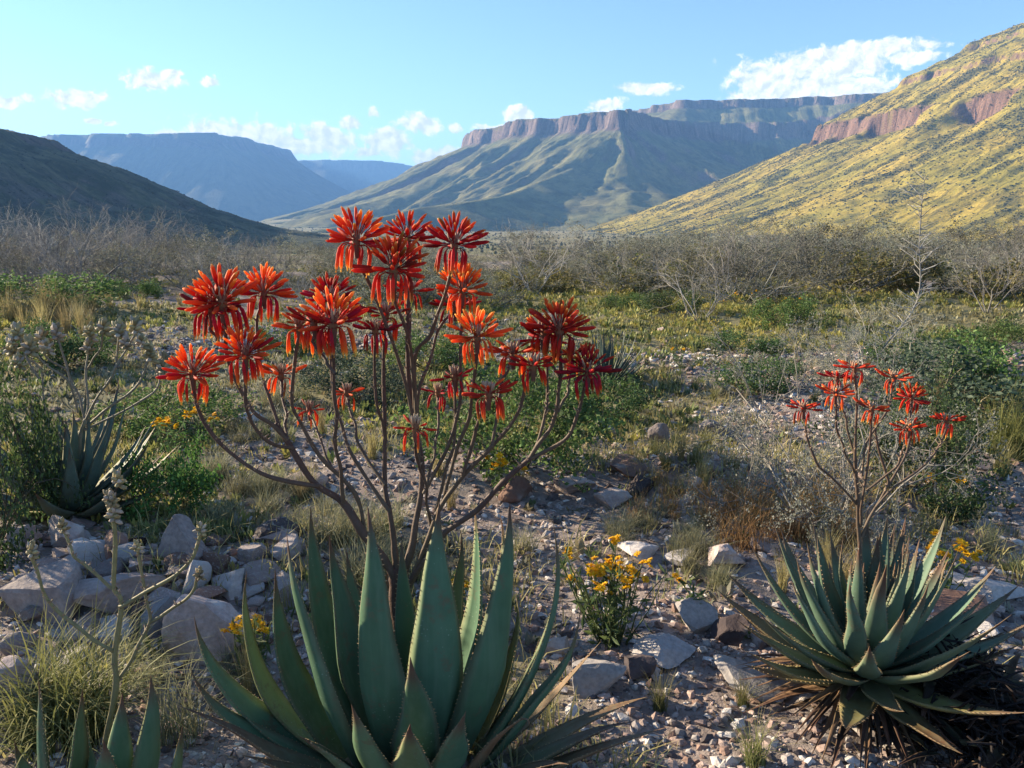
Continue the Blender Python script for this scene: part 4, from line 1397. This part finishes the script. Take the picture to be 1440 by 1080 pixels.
def old_aloe():
    g = np.random.default_rng(55)
    B = gpt(98, 722)
    YC = B.y
    root = thing('aloe_plant', B, 'bluish aloe beside the dark green bush with branching stalks of dry brown seed heads', 'aloe')
    rosette(root, (0, 0, .06), 44, .50, .046, g, (12, 86), .12, .10, .1, .05, teeth=False, body=np.array((.085, .13, .11)))
    c0, c1 = np.array((.20, .165, .12)), np.array((.24, .20, .13))
    st = [([(105, 690), (112, 620), (120, 590)], 0, 0, 8, 6), ([(120, 592), (112, 560), (95, 520), (80, 470)], 0, .1, 4.5, 3), ([(120, 592), (135, 560), (160, 520), (168, 466)], 0, -.1, 4.5, 3),
          ([(122, 600), (150, 575), (190, 545), (212, 500)], 0, 0, 4.5, 3), ([(112, 610), (125, 570), (122, 520), (128, 470)], 0, .15, 4.5, 3), ([(118, 605), (160, 585), (215, 552), (230, 510)], 0, .1, 4.2, 3),
          ([(110, 580), (98, 540), (60, 510), (42, 490)], 0, -.1, 4, 3), ([(160, 520), (185, 480), (190, 462)], -.1, 0, 3.4, 3), ([(95, 520), (62, 500), (58, 476)], .1, .1, 3.4, 3),
          ([(60, 560), (58, 520), (16, 492)], .05, .1, 4, 3), ([(105, 640), (70, 590), (60, 555)], 0, .05, 5, 4), ([(122, 520), (140, 490), (146, 462)], .15, .1, 3.4, 3), ([(60, 540), (36, 500), (26, 470)], 0, .05, 3.4, 3)]
    for (pp, d0, d1, r0, r1) in st:
        n = len(pp)
        pts = [np.array(at(q[0], q[1], YC + .05 + d0 + (d1 - d0) * (k / (n - 1)))) for k, q in enumerate(pp)]
        add_stem(root, B, pts, r0 / 1000 * 1.3, r1 / 1000 * 1.3, g, 'flower_stem', c0, c1)
        if n >= 3 and r1 <= 3:
            o = pod_head(root, Vector(pts[-1]) - B, g, .075)
            pod_head(root, Vector(pts[-1]) - B + Vector((g.uniform(-.04, .04), g.uniform(-.04, .04), g.uniform(-.06, -.03))), g, .06)


old_aloe()


def spiky_aloe():
    g = np.random.default_rng(56)
    B = gpt(852, 540)
    root = thing('aloe_plant', B, 'compact blue-green spiky rosette growing alone on the green flat', 'aloe')
    rosette(root, (0, 0, .03), 80, .44, .016, g, (14, 88), .0, .05, 0, .05, teeth=False, body=np.array((.055, .09, .08)))


spiky_aloe()
# ------------------------------------------------------------------ shrubs, herbs and grass
LEAF_V = np.array([(0, 0, 0), (.5, .32, .10), (1, 0, 0), (.5, -.32, .10)], float)
LEAF_F = np.array([(0, 2, 1), (0, 3, 2)])


def twigs(g, h, w, nst, levels, r0, lean=0.9, kids=3, bend=.25):
    """branch polylines of a shrub: list of (points, radii) and the outer ends"""
    segs, ends = [], []

    def grow(p, d, ln, r, lv):
        d = d / np.linalg.norm(d)
        m = p + d * ln * .5 + g.normal(0, bend * .25 * ln, 3)
        e = p + d * ln + g.normal(0, bend * .3 * ln, 3)
        e[2] = max(e[2], .02)
        segs.append((np.array([p, m, e]), np.array([r, r * .82, r * .62])))
        if lv == 0:
            ends.append((m, e))
            return
        for k in range(kids):
            q = m + (e - m) * g.uniform(-.3, 1.0) if k else e
            dd = d + g.normal(0, .62, 3) + np.array([0, 0, .12])
            grow(q, dd, ln * g.uniform(.55, .85), r * .58, lv - 1)
    for k in range(nst):
        a = k * 6.283 / nst + g.uniform(-.5, .5)
        d = np.array([math.cos(a) * lean * w / h, math.sin(a) * lean * w / h, 1.0 * g.uniform(.6, 1.1)])
        grow(np.array([math.cos(a), math.sin(a), 0]) * .04 * w + np.array([0, 0, -.02]), d, h * g.uniform(.36, .5), r0 * g.uniform(.7, 1.1), levels)
    return segs, ends


def leaf_cloud(g, pts, n, size, spread, pal, up=.3):
    k = len(pts)
    idx = g.integers(0, k, n)
    a, b = np.array([p[0] for p in pts]), np.array([p[1] for p in pts])
    T = a[idx] + (b - a)[idx] * g.uniform(-.1, 1.15, (n, 1)) + g.normal(0, spread, (n, 3))
    T[:, 2] = np.maximum(T[:, 2], .01)
    M = rotmats(n, g) * (size * g.uniform(.6, 1.4, n))[:, None, None]
    pal = np.array(pal)
    clump = vn3(T * (2.2 / max(.3, np.ptp(T[:, 2]))) * 2 + 7, 3)
    c = pal[g.integers(0, len(pal), n)] * (g.uniform(.75, 1.25, n) * (.75 + .5 * clump))[:, None]
    return M, T, c


def bush(name, seed, h, w, nst, levels, r0, twig_col, nleaf=0, lsize=.012, lspread=.01, pal=None, kids=3, lean=.9, leafmat=None):
    """root-level prototype data: (branches mesh, foliage mesh or None)"""
    g = np.random.default_rng(seed)
    segs, ends = twigs(g, h, w, nst, levels, r0, lean, kids)
    mb = MB()
    for P, rr in segs:
        mb.tube(P, rr, 4 if rr[0] > .006 else 3, np.array(twig_col) * g.uniform(.7, 1.35))
    bm_ = mb.mesh('branches'); bm_.materials.append(M_TWIG)
    fm = None
    if nleaf:
        M, T, c = leaf_cloud(g, ends, nleaf, lsize, lspread, pal)
        fb = MB(); fb.scatter(LEAF_V - np.array([.5, 0, 0]), LEAF_F, M, T, c)
        fm = fb.mesh('foliage', False); fm.materials.append(leafmat or M_HERB)
    # normalise to unit height
    allv = np.vstack(mb.V)
    zt = np.percentile(allv[:, 2], 99)
    return bm_, fm, zt


def put_bush(name, proto, loc, h, label, cat, group=None, rz=0, wide=1.0):
    bm_, fm, zt = proto
    root = thing(name, loc, label, cat, group)
    s = h / zt
    root.scale = (s * wide, s * wide, s)
    root.rotation_euler = (0, 0, rz)
    obj('branches', bm_, None, root)
    if fm:
        obj('foliage', fm, None, root)
    return root


GREY = (.20, .19, .165)
GREYLEAF = [(.18, .18, .13), (.13, .135, .095), (.24, .235, .18)]
P_GREY = [bush('grey', 500 + k, 1.2, 1.25, 6, 3, .013, GREY, 5200, .020, .028, GREYLEAF, leafmat=M_GREYLEAF) for k in range(5)]
P_BARE = [bush('bare', 520 + k, 1.5, 1.2, 5, 4, .016, (.22, .205, .19), 0, kids=3, lean=.7) for k in range(3)]
GREENS = [(.075, .13, .035), (.10, .17, .045), (.055, .095, .03), (.14, .20, .06)]
BRIGHT = [(.09, .19, .04), (.06, .14, .03), (.12, .22, .055), (.045, .10, .028)]
DARKG = [(.05, .095, .033), (.07, .12, .04), (.04, .072, .028), (.10, .15, .05)]
BLUEG = [(.075, .105, .065), (.055, .085, .05), (.10, .13, .085), (.04, .065, .04)]
P_GREEN = [bush('green', 540 + k, .5, .62, 7, 2, .007, (.12, .10, .07), 5200, .019, .032, p) for k, p in enumerate((GREENS, DARKG, BLUEG, GREENS))]
P_BRIGHT = bush('bright', 560, .4, .5, 8, 2, .005, (.12, .11, .06), 4200, .018, .022, BRIGHT)
P_DENSE = bush('dense', 561, .7, .6, 9, 3, .008, (.10, .09, .06), 9000, .020, .03, DARKG)
P_DENSE2 = bush('dense', 562, .5, .55, 9, 3, .006, (.10, .09, .06), 8000, .020, .025, GREENS)
P_SILVER = bush('silver', 563, .8, 1.0, 8, 4, .010, (.20, .185, .165), 11000, .011, .012, [(.21, .215, .175), (.155, .165, .13), (.26, .26, .22)], lean=1.1)
P_OLIVE = [bush('olive', 570 + k, .35, .5, 9, 2, .004, (.16, .14, .08), 2200, .020, .02, [(.19, .18, .06), (.14, .15, .05), (.24, .21, .08)]) for k in range(3)]


def hpx(p, px):
    return px * (p - cam.location).length / FPX


SPEC = [  # foot px, height px, wide, prototype, label
    ((-12, 772), 235, .42, P_DENSE, 'dense dark green bush beside the bluish aloe'),
    ((246, 720), 82, .66, P_BRIGHT, 'bright green leafy bush above the stone heap'),
    ((738, 652), 135, 1.0, P_DENSE2, 'round dark green bush behind the stems of the tall aloe'),
    ((1282, 690), 125, .95, P_DENSE, 'dark green bush behind the smaller red aloe'),
    ((1165, 738), 235, .80, P_SILVER, 'silvery leaved thornbush with bare side branches next to the smaller aloe'),
    ((1225, 540), 105, .95, P_SILVER, 'silvery thornbush with a tall dead branch beyond the smaller aloe'),
    ((1380, 600), 95, 1.4, P_GREEN[2], 'broad bluish green bush near the drooping grass'),
    ((1430, 580), 75, 1.2, P_GREEN[0], 'mid green bush beside the broad bluish green bush'),
    ((1060, 552), 45, 1.2, P_GREEN[1], 'low dark bush beside the silvery thornbush'),
    ((235, 612), 55, 1.3, P_GREEN[0], 'green bush with yellow daisies growing round it'),
    ((842, 590), 50, 1.1, P_GREEN[1], 'dark low bush under the spiky rosette'),
    ((50, 437), 42, 1.9, P_GREEN[0], 'wide hedge-like green bush below the bare grey thicket'),
    ((190, 420), 24, 1.6, P_GREEN[3], 'small green bush at the end of the hedge-like bush'),
    ((1102, 462), 38, 1.0, P_GREEN[0], 'round green bush in front of the grey thicket'),
    ((1050, 497), 28, 1.5, P_GREEN[1], 'flat dark green bush on the stony strip'),
    ((1268, 518), 34, 1.3, P_GREEN[1], 'dark rounded bush beside the tall dead branch'),
    ((1336, 512), 36, 1.2, P_GREEN[0], 'green rounded bush beside the dark rounded bush'),
    ((1415, 485), 32, 1.4, P_GREEN[3], 'green bush below the grey thicket at the valley edge'),
    ((880, 435), 20, 1.6, P_GREEN[0], 'small green bush at the foot of the grey thicket'),
    ((945, 440), 26, 1.4, P_GREEN[1], 'dark green bush at the foot of the grey thicket'),
    ((90, 515), 50, 1.0, P_GREEN[1], 'dark bush among the dry seed heads'),
    ((500, 560), 60, 1.3, P_GREEN[2], 'grey-green bush seen through the flower stems'),
    ((610, 520), 45, 1.3, P_GREEN[0], 'green bush beyond the middle flower stems'),
    ((430, 500), 40, 1.4, P_GREEN[3], 'green bush beyond the outer flower heads'),
]
for (q, hp, wd, pr, lab) in SPEC:
    p = gpt(*q)
    put_bush('bush', pr, p, hpx(p, hp), lab, 'bush', None, rnd.uniform(0, 6.28), wd)


def thicket():
    """the belt of grey and leafless thornbushes along the edge of the terrace"""
    g = np.random.default_rng(91)
    k = 0
    while k < 270:
        az = g.uniform(-.72, .72)
        Y = g.uniform(12, 22) if g.uniform() < .62 else g.uniform(22, 60)
        x = az * Y
        z = g1(x, Y)
        bare = g.uniform() < (.75 if az < -.25 else .25)
        h = g.uniform(.85, 1.25) if not bare else g.uniform(.9, 1.4)
        h *= g.choice([.55, .75, .9, 1.0, 1.25]) * g.uniform(.9, 1.1)
        if -.40 < az < 0:
            h *= .75
        if -.05 < az < .2:
            h *= .85
        h += max(0, -z) * .3
        if g.uniform() < .13 and Y < 24 and az > -.35:
            put_bush('bush', P_OLIVE[g.integers(0, 3)], (x, Y, z - .02), h * .5, 'olive-yellow leafy bush among the grey thornbushes of the thicket', 'bush',
                     'olive-yellow bushes of the thicket', g.uniform(0, 6.28), g.uniform(1.0, 1.4))
        elif bare:
            put_bush('thornbush', P_BARE[g.integers(0, 3)], (x, Y, z - .02), h, 'leafless grey-brown thornbush in the thicket along the terrace edge', 'thornbush',
                     'leafless thornbushes of the thicket', g.uniform(0, 6.28), g.uniform(.9, 1.25))
        else:
            put_bush('thornbush', P_GREY[g.integers(0, 5)], (x, Y, z - .02), h, 'grey fine-leaved thornbush in the thicket along the terrace edge', 'thornbush',
                     'grey fine-leaved thornbushes of the thicket', g.uniform(0, 6.28), g.uniform(1.1, 1.8))
        k += 1
    # the tall bare one in front of the shaded hill and the one in front of the sunny slope
    p = gpt(128, 412)
    put_bush('thornbush', P_BARE[0], p, hpx(p, 112), 'tallest leafless thornbush standing before the shaded hill', 'thornbush', None, 1.0, 1.0)
    p = gpt(985, 452)
    put_bush('thornbush', P_BARE[1], p, hpx(p, 110), 'dark leafless thornbush with reaching arms before the sunny slope', 'thornbush', None, 2.0, 1.0)
    p = gpt(1388, 440)
    put_bush('thornbush', P_BARE[2], p, hpx(p, 80), 'leafless thornbush rising over the thicket before the sunny slope', 'thornbush', None, .4, .8)


thicket()


def dead_branch():
    g = np.random.default_rng(92)
    Y = gpt(1225, 520).y
    B = gpt(1215, 525)
    root = thing('dead_sapling', B, 'tall thin dead sapling leaning up from the silvery thornbush', 'sapling')
    pts = [np.array(at(*q, Y + d)) for q, d in (((1215, 528), 0), ((1245, 485), 0), ((1282, 440), .05), ((1295, 400), .05), ((1293, 340), .05), ((1296, 290), .05), ((1301, 246), .05))]
    add_stem(root, B, pts, .010, .0025, g, 'trunk', np.array((.20, .19, .18)), np.array((.17, .165, .16)), False)
    P = spline(pts, 6) - np.array(B)
    mb = MB()
    for k in range(110):
        i = g.integers(6, len(P) - 1)
        a = g.uniform(0, 6.28)
        d = np.array([math.cos(a), math.sin(a) * .8, g.uniform(.1, .9)])
        e = P[i] + d * g.uniform(.04, .20)
        mb.tube(np.array([P[i], (P[i] + e) / 2 + g.normal(0, .01, 3), e]), np.array([.004, .003, .0015]), 3, np.array((.25, .24, .23)) * g.uniform(.7, 1.2))
    obj('twigs', mb.mesh('twigs'), M_TWIG, root, kind='stuff')


dead_branch()


def blades(g, n, L, spread, lean, width, cols, tipcol=None, seg=4, droop=.5):
    """n grass blades from one root: V, F, C"""
    t = np.linspace(0, 1, seg + 1)
    a = g.uniform(0, 6.283, n); le = lean * g.uniform(.15, 1.0, n) ** .8; ln = L * g.uniform(.5, 1.1, n)
    r = spread * np.sqrt(g.uniform(size=n)); b = g.uniform(0, 6.283, n)
    base = np.stack([r * np.cos(b), r * np.sin(b), 0 * r - .01], -1)
    d = np.stack([np.cos(a), np.sin(a)], -1)
    hx = (le * ln)[:, None] * (t ** 1.6)[None]
    hz = ln[:, None] * (t[None] - droop * le[:, None] * t[None] ** 2.2)
    P = np.empty((n, seg + 1, 3))
    P[..., 0] = base[:, 0, None] + d[:, 0, None] * hx
    P[..., 1] = base[:, 1, None] + d[:, 1, None] * hx
    P[..., 2] = base[:, 2, None] + hz
    tw = a + math.pi / 2 + g.normal(0, .5, n)
    sd = np.stack([np.cos(tw), np.sin(tw), 0 * a], -1)
    w = width * g.uniform(.6, 1.3, n)[:, None] * (1 - t[None] ** 1.5 * .93)
    V = np.stack([P - sd[:, None] * w[..., None], P + sd[:, None] * w[..., None]], 2).reshape(-1, 3)
    k = 2 * (seg + 1)
    f = np.array([(2 * i, 2 * i + 1, 2 * i + 3, 2 * i + 2) for i in range(seg)])
    F = (f[None] + (np.arange(n) * k)[:, None, None]).reshape(-1, 4)
    cols = np.array(cols)
    c = cols[g.integers(0, len(cols), n)] * g.uniform(.75, 1.25, (n, 1))
    tc = np.array(tipcol if tipcol is not None else (.36, .30, .13))
    C = c[:, None] * (1 - .6 * t[None, :, None]) + tc[None, None] * (.6 * t[None, :, None])
    C = np.repeat(C, 2, axis=1).reshape(-1, 3)
    return V, F, C


def tuft_mesh(seed, n, L, spread, lean, width, cols, tip=None, droop=.5, seg=4):
    g = np.random.default_rng(seed)
    mb = MB(); mb.add(*blades(g, n, L, spread, lean, width, cols, tip, seg, droop))
    me = mb.mesh('grass_tuft'); me.materials.append(M_GRASS)
    return me


STRAW, GGREEN, GREYG, ORANGE = [(.30, .25, .11), (.24, .20, .085)], [(.11, .14, .045), (.15, .165, .06), (.09, .115, .04)], [(.16, .165, .09), (.20, .19, .11)], [(.30, .18, .075), (.25, .155, .07)]
T_GREEN = [tuft_mesh(600 + k, 130, .30, .05, .8, .0022, GGREEN) for k in range(3)]
T_STRAW = [tuft_mesh(610 + k, 90, .40, .035, .45, .0018, STRAW, (.42, .34, .17)) for k in range(3)]
T_GREYG = [tuft_mesh(620 + k, 160, .24, .07, .9, .0016, GREYG, (.30, .28, .17)) for k in range(3)]
T_ORANGE = [tuft_mesh(630 + k, 120, .26, .08, .8, .0016, ORANGE, (.36, .22, .10)) for k in range(3)]
T_BIG = tuft_mesh(640, 620, .40, .12, 1.05, .0022, GGREEN, (.38, .36, .12), .75, 6)


def put_tuft(me, px, py, hp, L, label, group=None, wide=1.0, name='grass_tuft'):
    p = gpt(px, py)
    o = obj(name, me)
    o.location = p
    s = hpx(p, hp) / (L * .9)
    o.scale = (s * wide, s * wide, s)
    o.rotation_euler = (0, 0, rnd.uniform(0, 6.28))
    return tag(o, label, 'grass', group)


put_tuft(T_BIG, 95, 1030, 165, .38, 'large arching green and gold grass tussock in front of the stone heap', None, 1.0, 'grass_tussock')
put_tuft(T_GREEN[0], 928, 1000, 66, .30, 'small green grass tuft on the gravel before the white wedge-shaped stone', None, .7)
put_tuft(T_GREEN[1], 1062, 1075, 70, .30, 'green grass tuft on the gravel before the dead leaf skirt', None, 1.0)
put_tuft(T_GREEN[2], 1045, 992, 42, .30, 'little grass tuft on the flat pale slab', None, 1.0)
put_tuft(T_STRAW[0], 958, 650, 66, .40, 'upright golden grass tuft by the small pink stone', None, .8)
put_tuft(T_STRAW[1], 1312, 598, 70, .40, 'pale straw grass tuft behind the smaller flower heads', None, .7)
put_tuft(T_GREEN[0], 1408, 672, 56, .30, 'spiky green grass tuft on the stony patch', None, .8)
put_tuft(T_BIG, 1415, 640, 105, .38, 'drooping pale grass tussock below the broad bluish green bush', None, .7, 'grass_tussock')
put_tuft(T_GREEN[1], 1250, 690, 60, .30, 'grass tuft at the foot of the smaller flower stems', None, .8)
put_tuft(T_STRAW[2], 350, 985, 120, .40, 'yellowish grass tuft behind the outer leaves of the tall aloe', None, .5)
put_tuft(T_GREYG[1], 255, 1040, 120, .24, 'wispy straw grass between the two aloes', None, .7)
KINDS = {'o': (T_ORANGE, .26, 'dry orange-brown grass tuft on the stony ground', 'dry orange-brown grass tufts'),
         's': (T_STRAW, .40, 'thin straw-coloured grass tuft on the stony flat', 'thin straw-coloured grass tufts'),
         'g': (T_GREEN, .30, 'green grass tuft on the stony flat', 'green grass tufts'),
         'y': (T_GREYG, .24, 'soft grey-green grass tuft on the stony flat', 'soft grey-green grass tufts')}
TUFTS = []
gg = np.random.default_rng(650)
for (n, x0, x1, y0, y1, h0, h1, kind) in [(16, 1000, 1200, 715, 775, 40, 75, 'o'), (7, 860, 1010, 690, 740, 30, 50, 'o'), (18, 250, 460, 660, 750, 35, 60, 'y'), (8, 330, 520, 560, 660, 30, 50, 'y'),
                                          (22, 0, 130, 445, 478, 32, 52, 's'), (14, 130, 420, 425, 445, 18, 30, 's'), (10, 720, 1000, 740, 800, 28, 52, 'y'), (8, 700, 1100, 600, 690, 25, 45, 'g'),
                                          (10, 880, 1050, 640, 700, 25, 45, 's'), (6, 960, 1020, 770, 830, 35, 50, 'y'), (10, 1250, 1440, 600, 700, 22, 44, 's'), (8, 400, 760, 600, 740, 30, 60, 's'),
                                          (14, 640, 1440, 440, 560, 12, 24, 's'), (10, 640, 1440, 520, 600, 14, 26, 'g'), (8, 1300, 1440, 690, 830, 18, 36, 'y'), (3, 200, 420, 950, 1050, 40, 70, 'y'),
                                          (9, 460, 560, 740, 830, 50, 85, 'y'), (8, 1060, 1260, 780, 850, 50, 80, 's')]:
    for k in range(n):
        T, L, lab, grp = KINDS[kind]
        put_tuft(T[gg.integers(0, 3)], gg.uniform(x0, x1), gg.uniform(y0, y1), gg.uniform(h0, h1), L, lab, grp, gg.uniform(.8, 1.3))


# ---- yellow daisies
def daisy_proto(seed, nst, h, w, narrow=.004):
    g = np.random.default_rng(seed)
    st, lf, fl = MB(), MB(), []
    TL = np.array([(0, 0, 0), (.5, .12, .05), (1, 0, 0), (.5, -.12, .05)])
    for k in range(nst):
        a = g.uniform(0, 6.28); r = w * math.sqrt(g.uniform())
        top = np.array([math.cos(a) * r, math.sin(a) * r, h * g.uniform(.55, 1.0)])
        b = top * np.array([.25, .25, 0])
        mid = (b + top) / 2 + np.array([0, 0, .0]) + g.normal(0, .012, 3)
        P = spline([b, mid, top], 4)
        st.tube(P, np.linspace(.0022, .0013, len(P)), 4, (.10, .14, .05))
        n = 16
        i = g.integers(0, len(P) - 1, n)
        T = P[i] + (P[np.minimum(i + 1, len(P) - 1)] - P[i]) * g.uniform(size=(n, 1))
        lf.scatter(TL, LEAF_F, rotmats(n, g) * (.045 * g.uniform(.5, 1.2, n))[:, None, None], T, np.array([(.085, .14, .05), (.07, .115, .045), (.12, .17, .06)])[g.integers(0, 3, n)])
        if g.uniform() < .55:
            fl.append((top, g.uniform(.016, .025)))
    sm = st.mesh('stems'); sm.materials.append(M_HERB)
    lm = lf.mesh('leaves', False); lm.materials.append(M_HERB)
    return sm, lm, fl


def flower_disc(seed):
    g = np.random.default_rng(seed)
    mb = MB()
    for ring, (n, L, z) in enumerate(((9, 1.0, .0), (7, .7, .16))):
        for k in range(n):
            a = k * 6.283 / n + ring * .3 + g.uniform(-.1, .1)
            d = np.array([math.cos(a), math.sin(a), 0]); s = np.array([-d[1], d[0], 0])
            V = np.array([d * .12, d * .6 * L + s * .22 + [0, 0, .12], d * L + [0, 0, g.uniform(-.1, .3)], d * .6 * L - s * .22 + [0, 0, .12]]) + [0, 0, z]
            mb.add(V, np.array([(0, 1, 2), (0, 2, 3)]), np.array((.78, .46, .015)) * g.uniform(.85, 1.1))
    V, F = tube(np.array([(0, 0, -.2), (0, 0, .1), (0, 0, .25)]), np.array([.12, .32, .22]), 7)
    mb.add(V, F, (.62, .30, .02))
    me = mb.mesh('flower'); me.materials.append(M_PETAL)
    return me


FD = [flower_disc(k) for k in (1, 2)]


def put_daisy(seed, px, py, hp, wp, nst, label, group=None):
    p = gpt(px, py)
    h, w = hpx(p, hp), hpx(p, wp) * .5
    sm, lm, fl = daisy_proto(seed, nst, h, w)
    root = thing('daisy_plant', p, label, 'flowering plant', group)
    obj('stems', sm, None, root)
    obj('leaves', lm, None, root, kind='stuff')
    g = np.random.default_rng(seed + 1)
    for (t, s) in fl:
        for j in range(g.integers(3, 8)):
            o = obj('flower', FD[g.integers(0, 2)], None, root)
            off = g.normal(0, .012, 3) if j else np.zeros(3)
            o.location = Vector(t) + Vector(off)
            o.scale = (s * .8,) * 3
            o.rotation_euler = (g.uniform(-.6, .6), g.uniform(-.6, .6), g.uniform(0, 6.28))


put_daisy(701, 862, 905, 135, 150, 30, 'leafy yellow daisy clump on the gravel beside the tall aloe')
put_daisy(702, 1335, 735, 70, 90, 16, 'yellow daisy clump behind the rosette of the smaller aloe')
put_daisy(703, 1330, 835, 72, 50, 7, 'few yellow daisies poking up among the leaf tips of the smaller aloe')
put_daisy(704, 965, 870, 60, 30, 4, 'sparse yellow daisy beside the domed pale stone')
put_daisy(705, 235, 640, 55, 90, 9, 'scattered yellow daisies before the daisy-ringed green bush')
put_daisy(706, 290, 625, 50, 40, 5, 'slender yellow daisies behind the outermost aloe stem')
put_daisy(707, 355, 960, 110, 50, 7, 'yellow daisies half hidden behind the outer leaves of the tall aloe')
put_daisy(708, 640, 880, 80, 50, 7, 'yellow daisies glimpsed between the upright leaves of the tall aloe')
put_daisy(709, 710, 690, 55, 60, 6, 'pale yellow daisies under the long side branch of the tall aloe')
put_daisy(710, 960, 520, 30, 70, 8, 'yellow flowered herb on the stony strip beyond the ledge')
put_daisy(711, 1075, 450, 40, 120, 14, 'wide yellow flowered herb beside the round green bush')


# ---- low growth that nobody could count
def ground_cover():
    g = np.random.default_rng(801)
    # small leafy herbs
    n = 40000
    r = 2.2 + 20 * g.uniform(size=n) ** 1.35
    a = np.radians(g.uniform(-54, 54, n))
    x, y = np.sin(a) * r, np.cos(a) * r
    keep = g.uniform(size=n) < veg(x, y) * .95 + .03
    x, y, r = x[keep], y[keep], r[keep]
    k = len(x)
    TV, TF = [], []
    gt = np.random.default_rng(5)
    for j in range(9):
        b = gt.uniform(0, 6.28); e = gt.uniform(.3, 1.4)
        d = np.array([math.cos(b) * math.cos(e), math.sin(b) * math.cos(e), math.sin(e)]); s = np.array([-math.sin(b), math.cos(b), 0]) * .16
        o = np.array([gt.normal(0, .25), gt.normal(0, .25), gt.uniform(0, .2)])
        TF += [(4 * j, 4 * j + 2, 4 * j + 1), (4 * j, 4 * j + 3, 4 * j + 2)]
        TV += [o, o + d * .55 + s, o + d, o + d * .55 - s]
    TV, TF = np.array(TV), np.array(TF)
    s = g.uniform(.025, .07, k) * (.7 + .06 * r)
    b = g.uniform(0, 6.28, k)
    M = np.zeros((k, 3, 3))
    M[:, 0, 0] = np.cos(b); M[:, 0, 1] = -np.sin(b); M[:, 1, 0] = np.sin(b); M[:, 1, 1] = np.cos(b); M[:, 2, 2] = g.uniform(.6, 1.3, k)
    M *= s[:, None, None]
    patch = fbm2(x * .35 + 11, y * .35, 3, 55)
    palA = np.array([(.15, .18, .055), (.12, .15, .05), (.20, .21, .07), (.10, .125, .05)])
    palB = np.array([(.34, .31, .08), (.28, .27, .075), (.38, .32, .095), (.22, .23, .07)])
    palC = np.array([(.22, .215, .16), (.26, .245, .18), (.19, .185, .13), (.25, .21, .12)])
    i = g.integers(0, 4, k)
    u = patch + g.normal(0, .07, k)
    c = np.where((u > .56)[:, None], palB[i], np.where((u < .42)[:, None], palC[i], palA[i])) * g.uniform(.7, 1.3, (k, 1))
    far = sstep(9, 15, r)[:, None]
    c = c * (1 - far * .6) + palB[i] * far * .6
    mb = MB(); mb.scatter(TV, TF, M, np.stack([x, y, gz(x, y) - .004], -1), c)
    o = obj('ground_cover', mb.mesh('ground_cover', False), M_HERB, kind='stuff')
    tag(o, 'low green and yellowish herbs covering the flat beyond the stones', 'ground cover')
    # fine sparse grass
    n = 18500
    r = 1.25 + 12 * g.uniform(size=n) ** 1.6
    a = np.radians(g.uniform(-56, 56, n))
    x, y = np.sin(a) * r, np.cos(a) * r
    w = fbm2(x * 1.6, y * 1.6, 3, 66)
    keep = g.uniform(size=n) < sstep(.45, .62, w) * (.35 + .65 * sstep(2.4, 3.4, r))
    x, y, r = x[keep], y[keep], r[keep]
    k = len(x)
    V, F, C = blades(np.random.default_rng(9), 7, 1.0, .22, .9, .022, STRAW + GGREEN[:1], None, 2)
    F = np.vstack([F[:, [0, 1, 2]], F[:, [0, 2, 3]]])
    M = np.zeros((k, 3, 3)); b = g.uniform(0, 6.28, k); s = g.uniform(.05, .14, k)
    M[:, 0, 0] = np.cos(b); M[:, 0, 1] = -np.sin(b); M[:, 1, 0] = np.sin(b); M[:, 1, 1] = np.cos(b); M[:, 2, 2] = 1
    M *= s[:, None, None]
    Cn = C[None] * g.uniform(.65, 1.25, (k, 1, 1))
    mb = MB(); mb.scatter(V, F, M, np.stack([x, y, gz(x, y)], -1), Cn)
    o = obj('sparse_grass', mb.mesh('sparse_grass', False), M_GRASS, kind='stuff')
    tag(o, 'fine sparse dry grass growing between the stones', 'grass')
    # brown dry stalk litter near the stones
    n = 5000
    x = np.concatenate([g.uniform(-2.2, 2.6, n)]); y = np.concatenate([g.uniform(1.5, 4.6, n)])
    k = len(x)
    TVs = np.array([(-.5, .02, 0), (-.5, -.02, 0), (.5, 0, .08), (0, 0, .06)])
    M = rotmats(k, g); M[:, 2] *= .35
    M = M * g.uniform(.03, .09, k)[:, None, None]
    c = np.array([(.22, .15, .09), (.30, .23, .14), (.13, .09, .06)])[g.integers(0, 3, k)]
    mb = MB(); mb.scatter(TVs, np.array([(0, 1, 2), (0, 3, 2), (1, 2, 3)]), M, np.stack([x, y, gz(x, y) + .008], -1), c)
    o = obj('plant_litter', mb.mesh('plant_litter', False), M_GRASS, kind='stuff')
    tag(o, 'dry stalks and plant litter lying between the stones', 'litter')


ground_cover()


def far_bushes():
    """the dark specks of bushes on the valley floor"""
    g = np.random.default_rng(811)
    n = 16000
    r = 130 * (2600 / 130) ** g.uniform(size=n)
    a = np.radians(g.uniform(-42, 42, n))
    x, y = np.sin(a) * r, np.cos(a) * r
    z = gz(x, y)
    s = g.uniform(.35, 1.1, n) * (1 + r / 2500)
    TV, TF = stone_template(3, 1, 2, .7)
    M = rotmats(n, g) * s[:, None, None]
    c = np.array([(.06, .065, .035), (.085, .085, .05), (.11, .105, .075), (.07, .08, .035)])[g.integers(0, 4, n)] * g.uniform(.7, 1.3, (n, 1))
    mb = MB(); mb.scatter(TV, TF, M, np.stack([x, y, z + s * .3], -1), c)
    o = obj('valley_scrub', mb.mesh('valley_scrub'), M_SCRUB, kind='stuff')
    tag(o, 'dark low scrub dotted over the valley floor', 'scrub')


far_bushes()
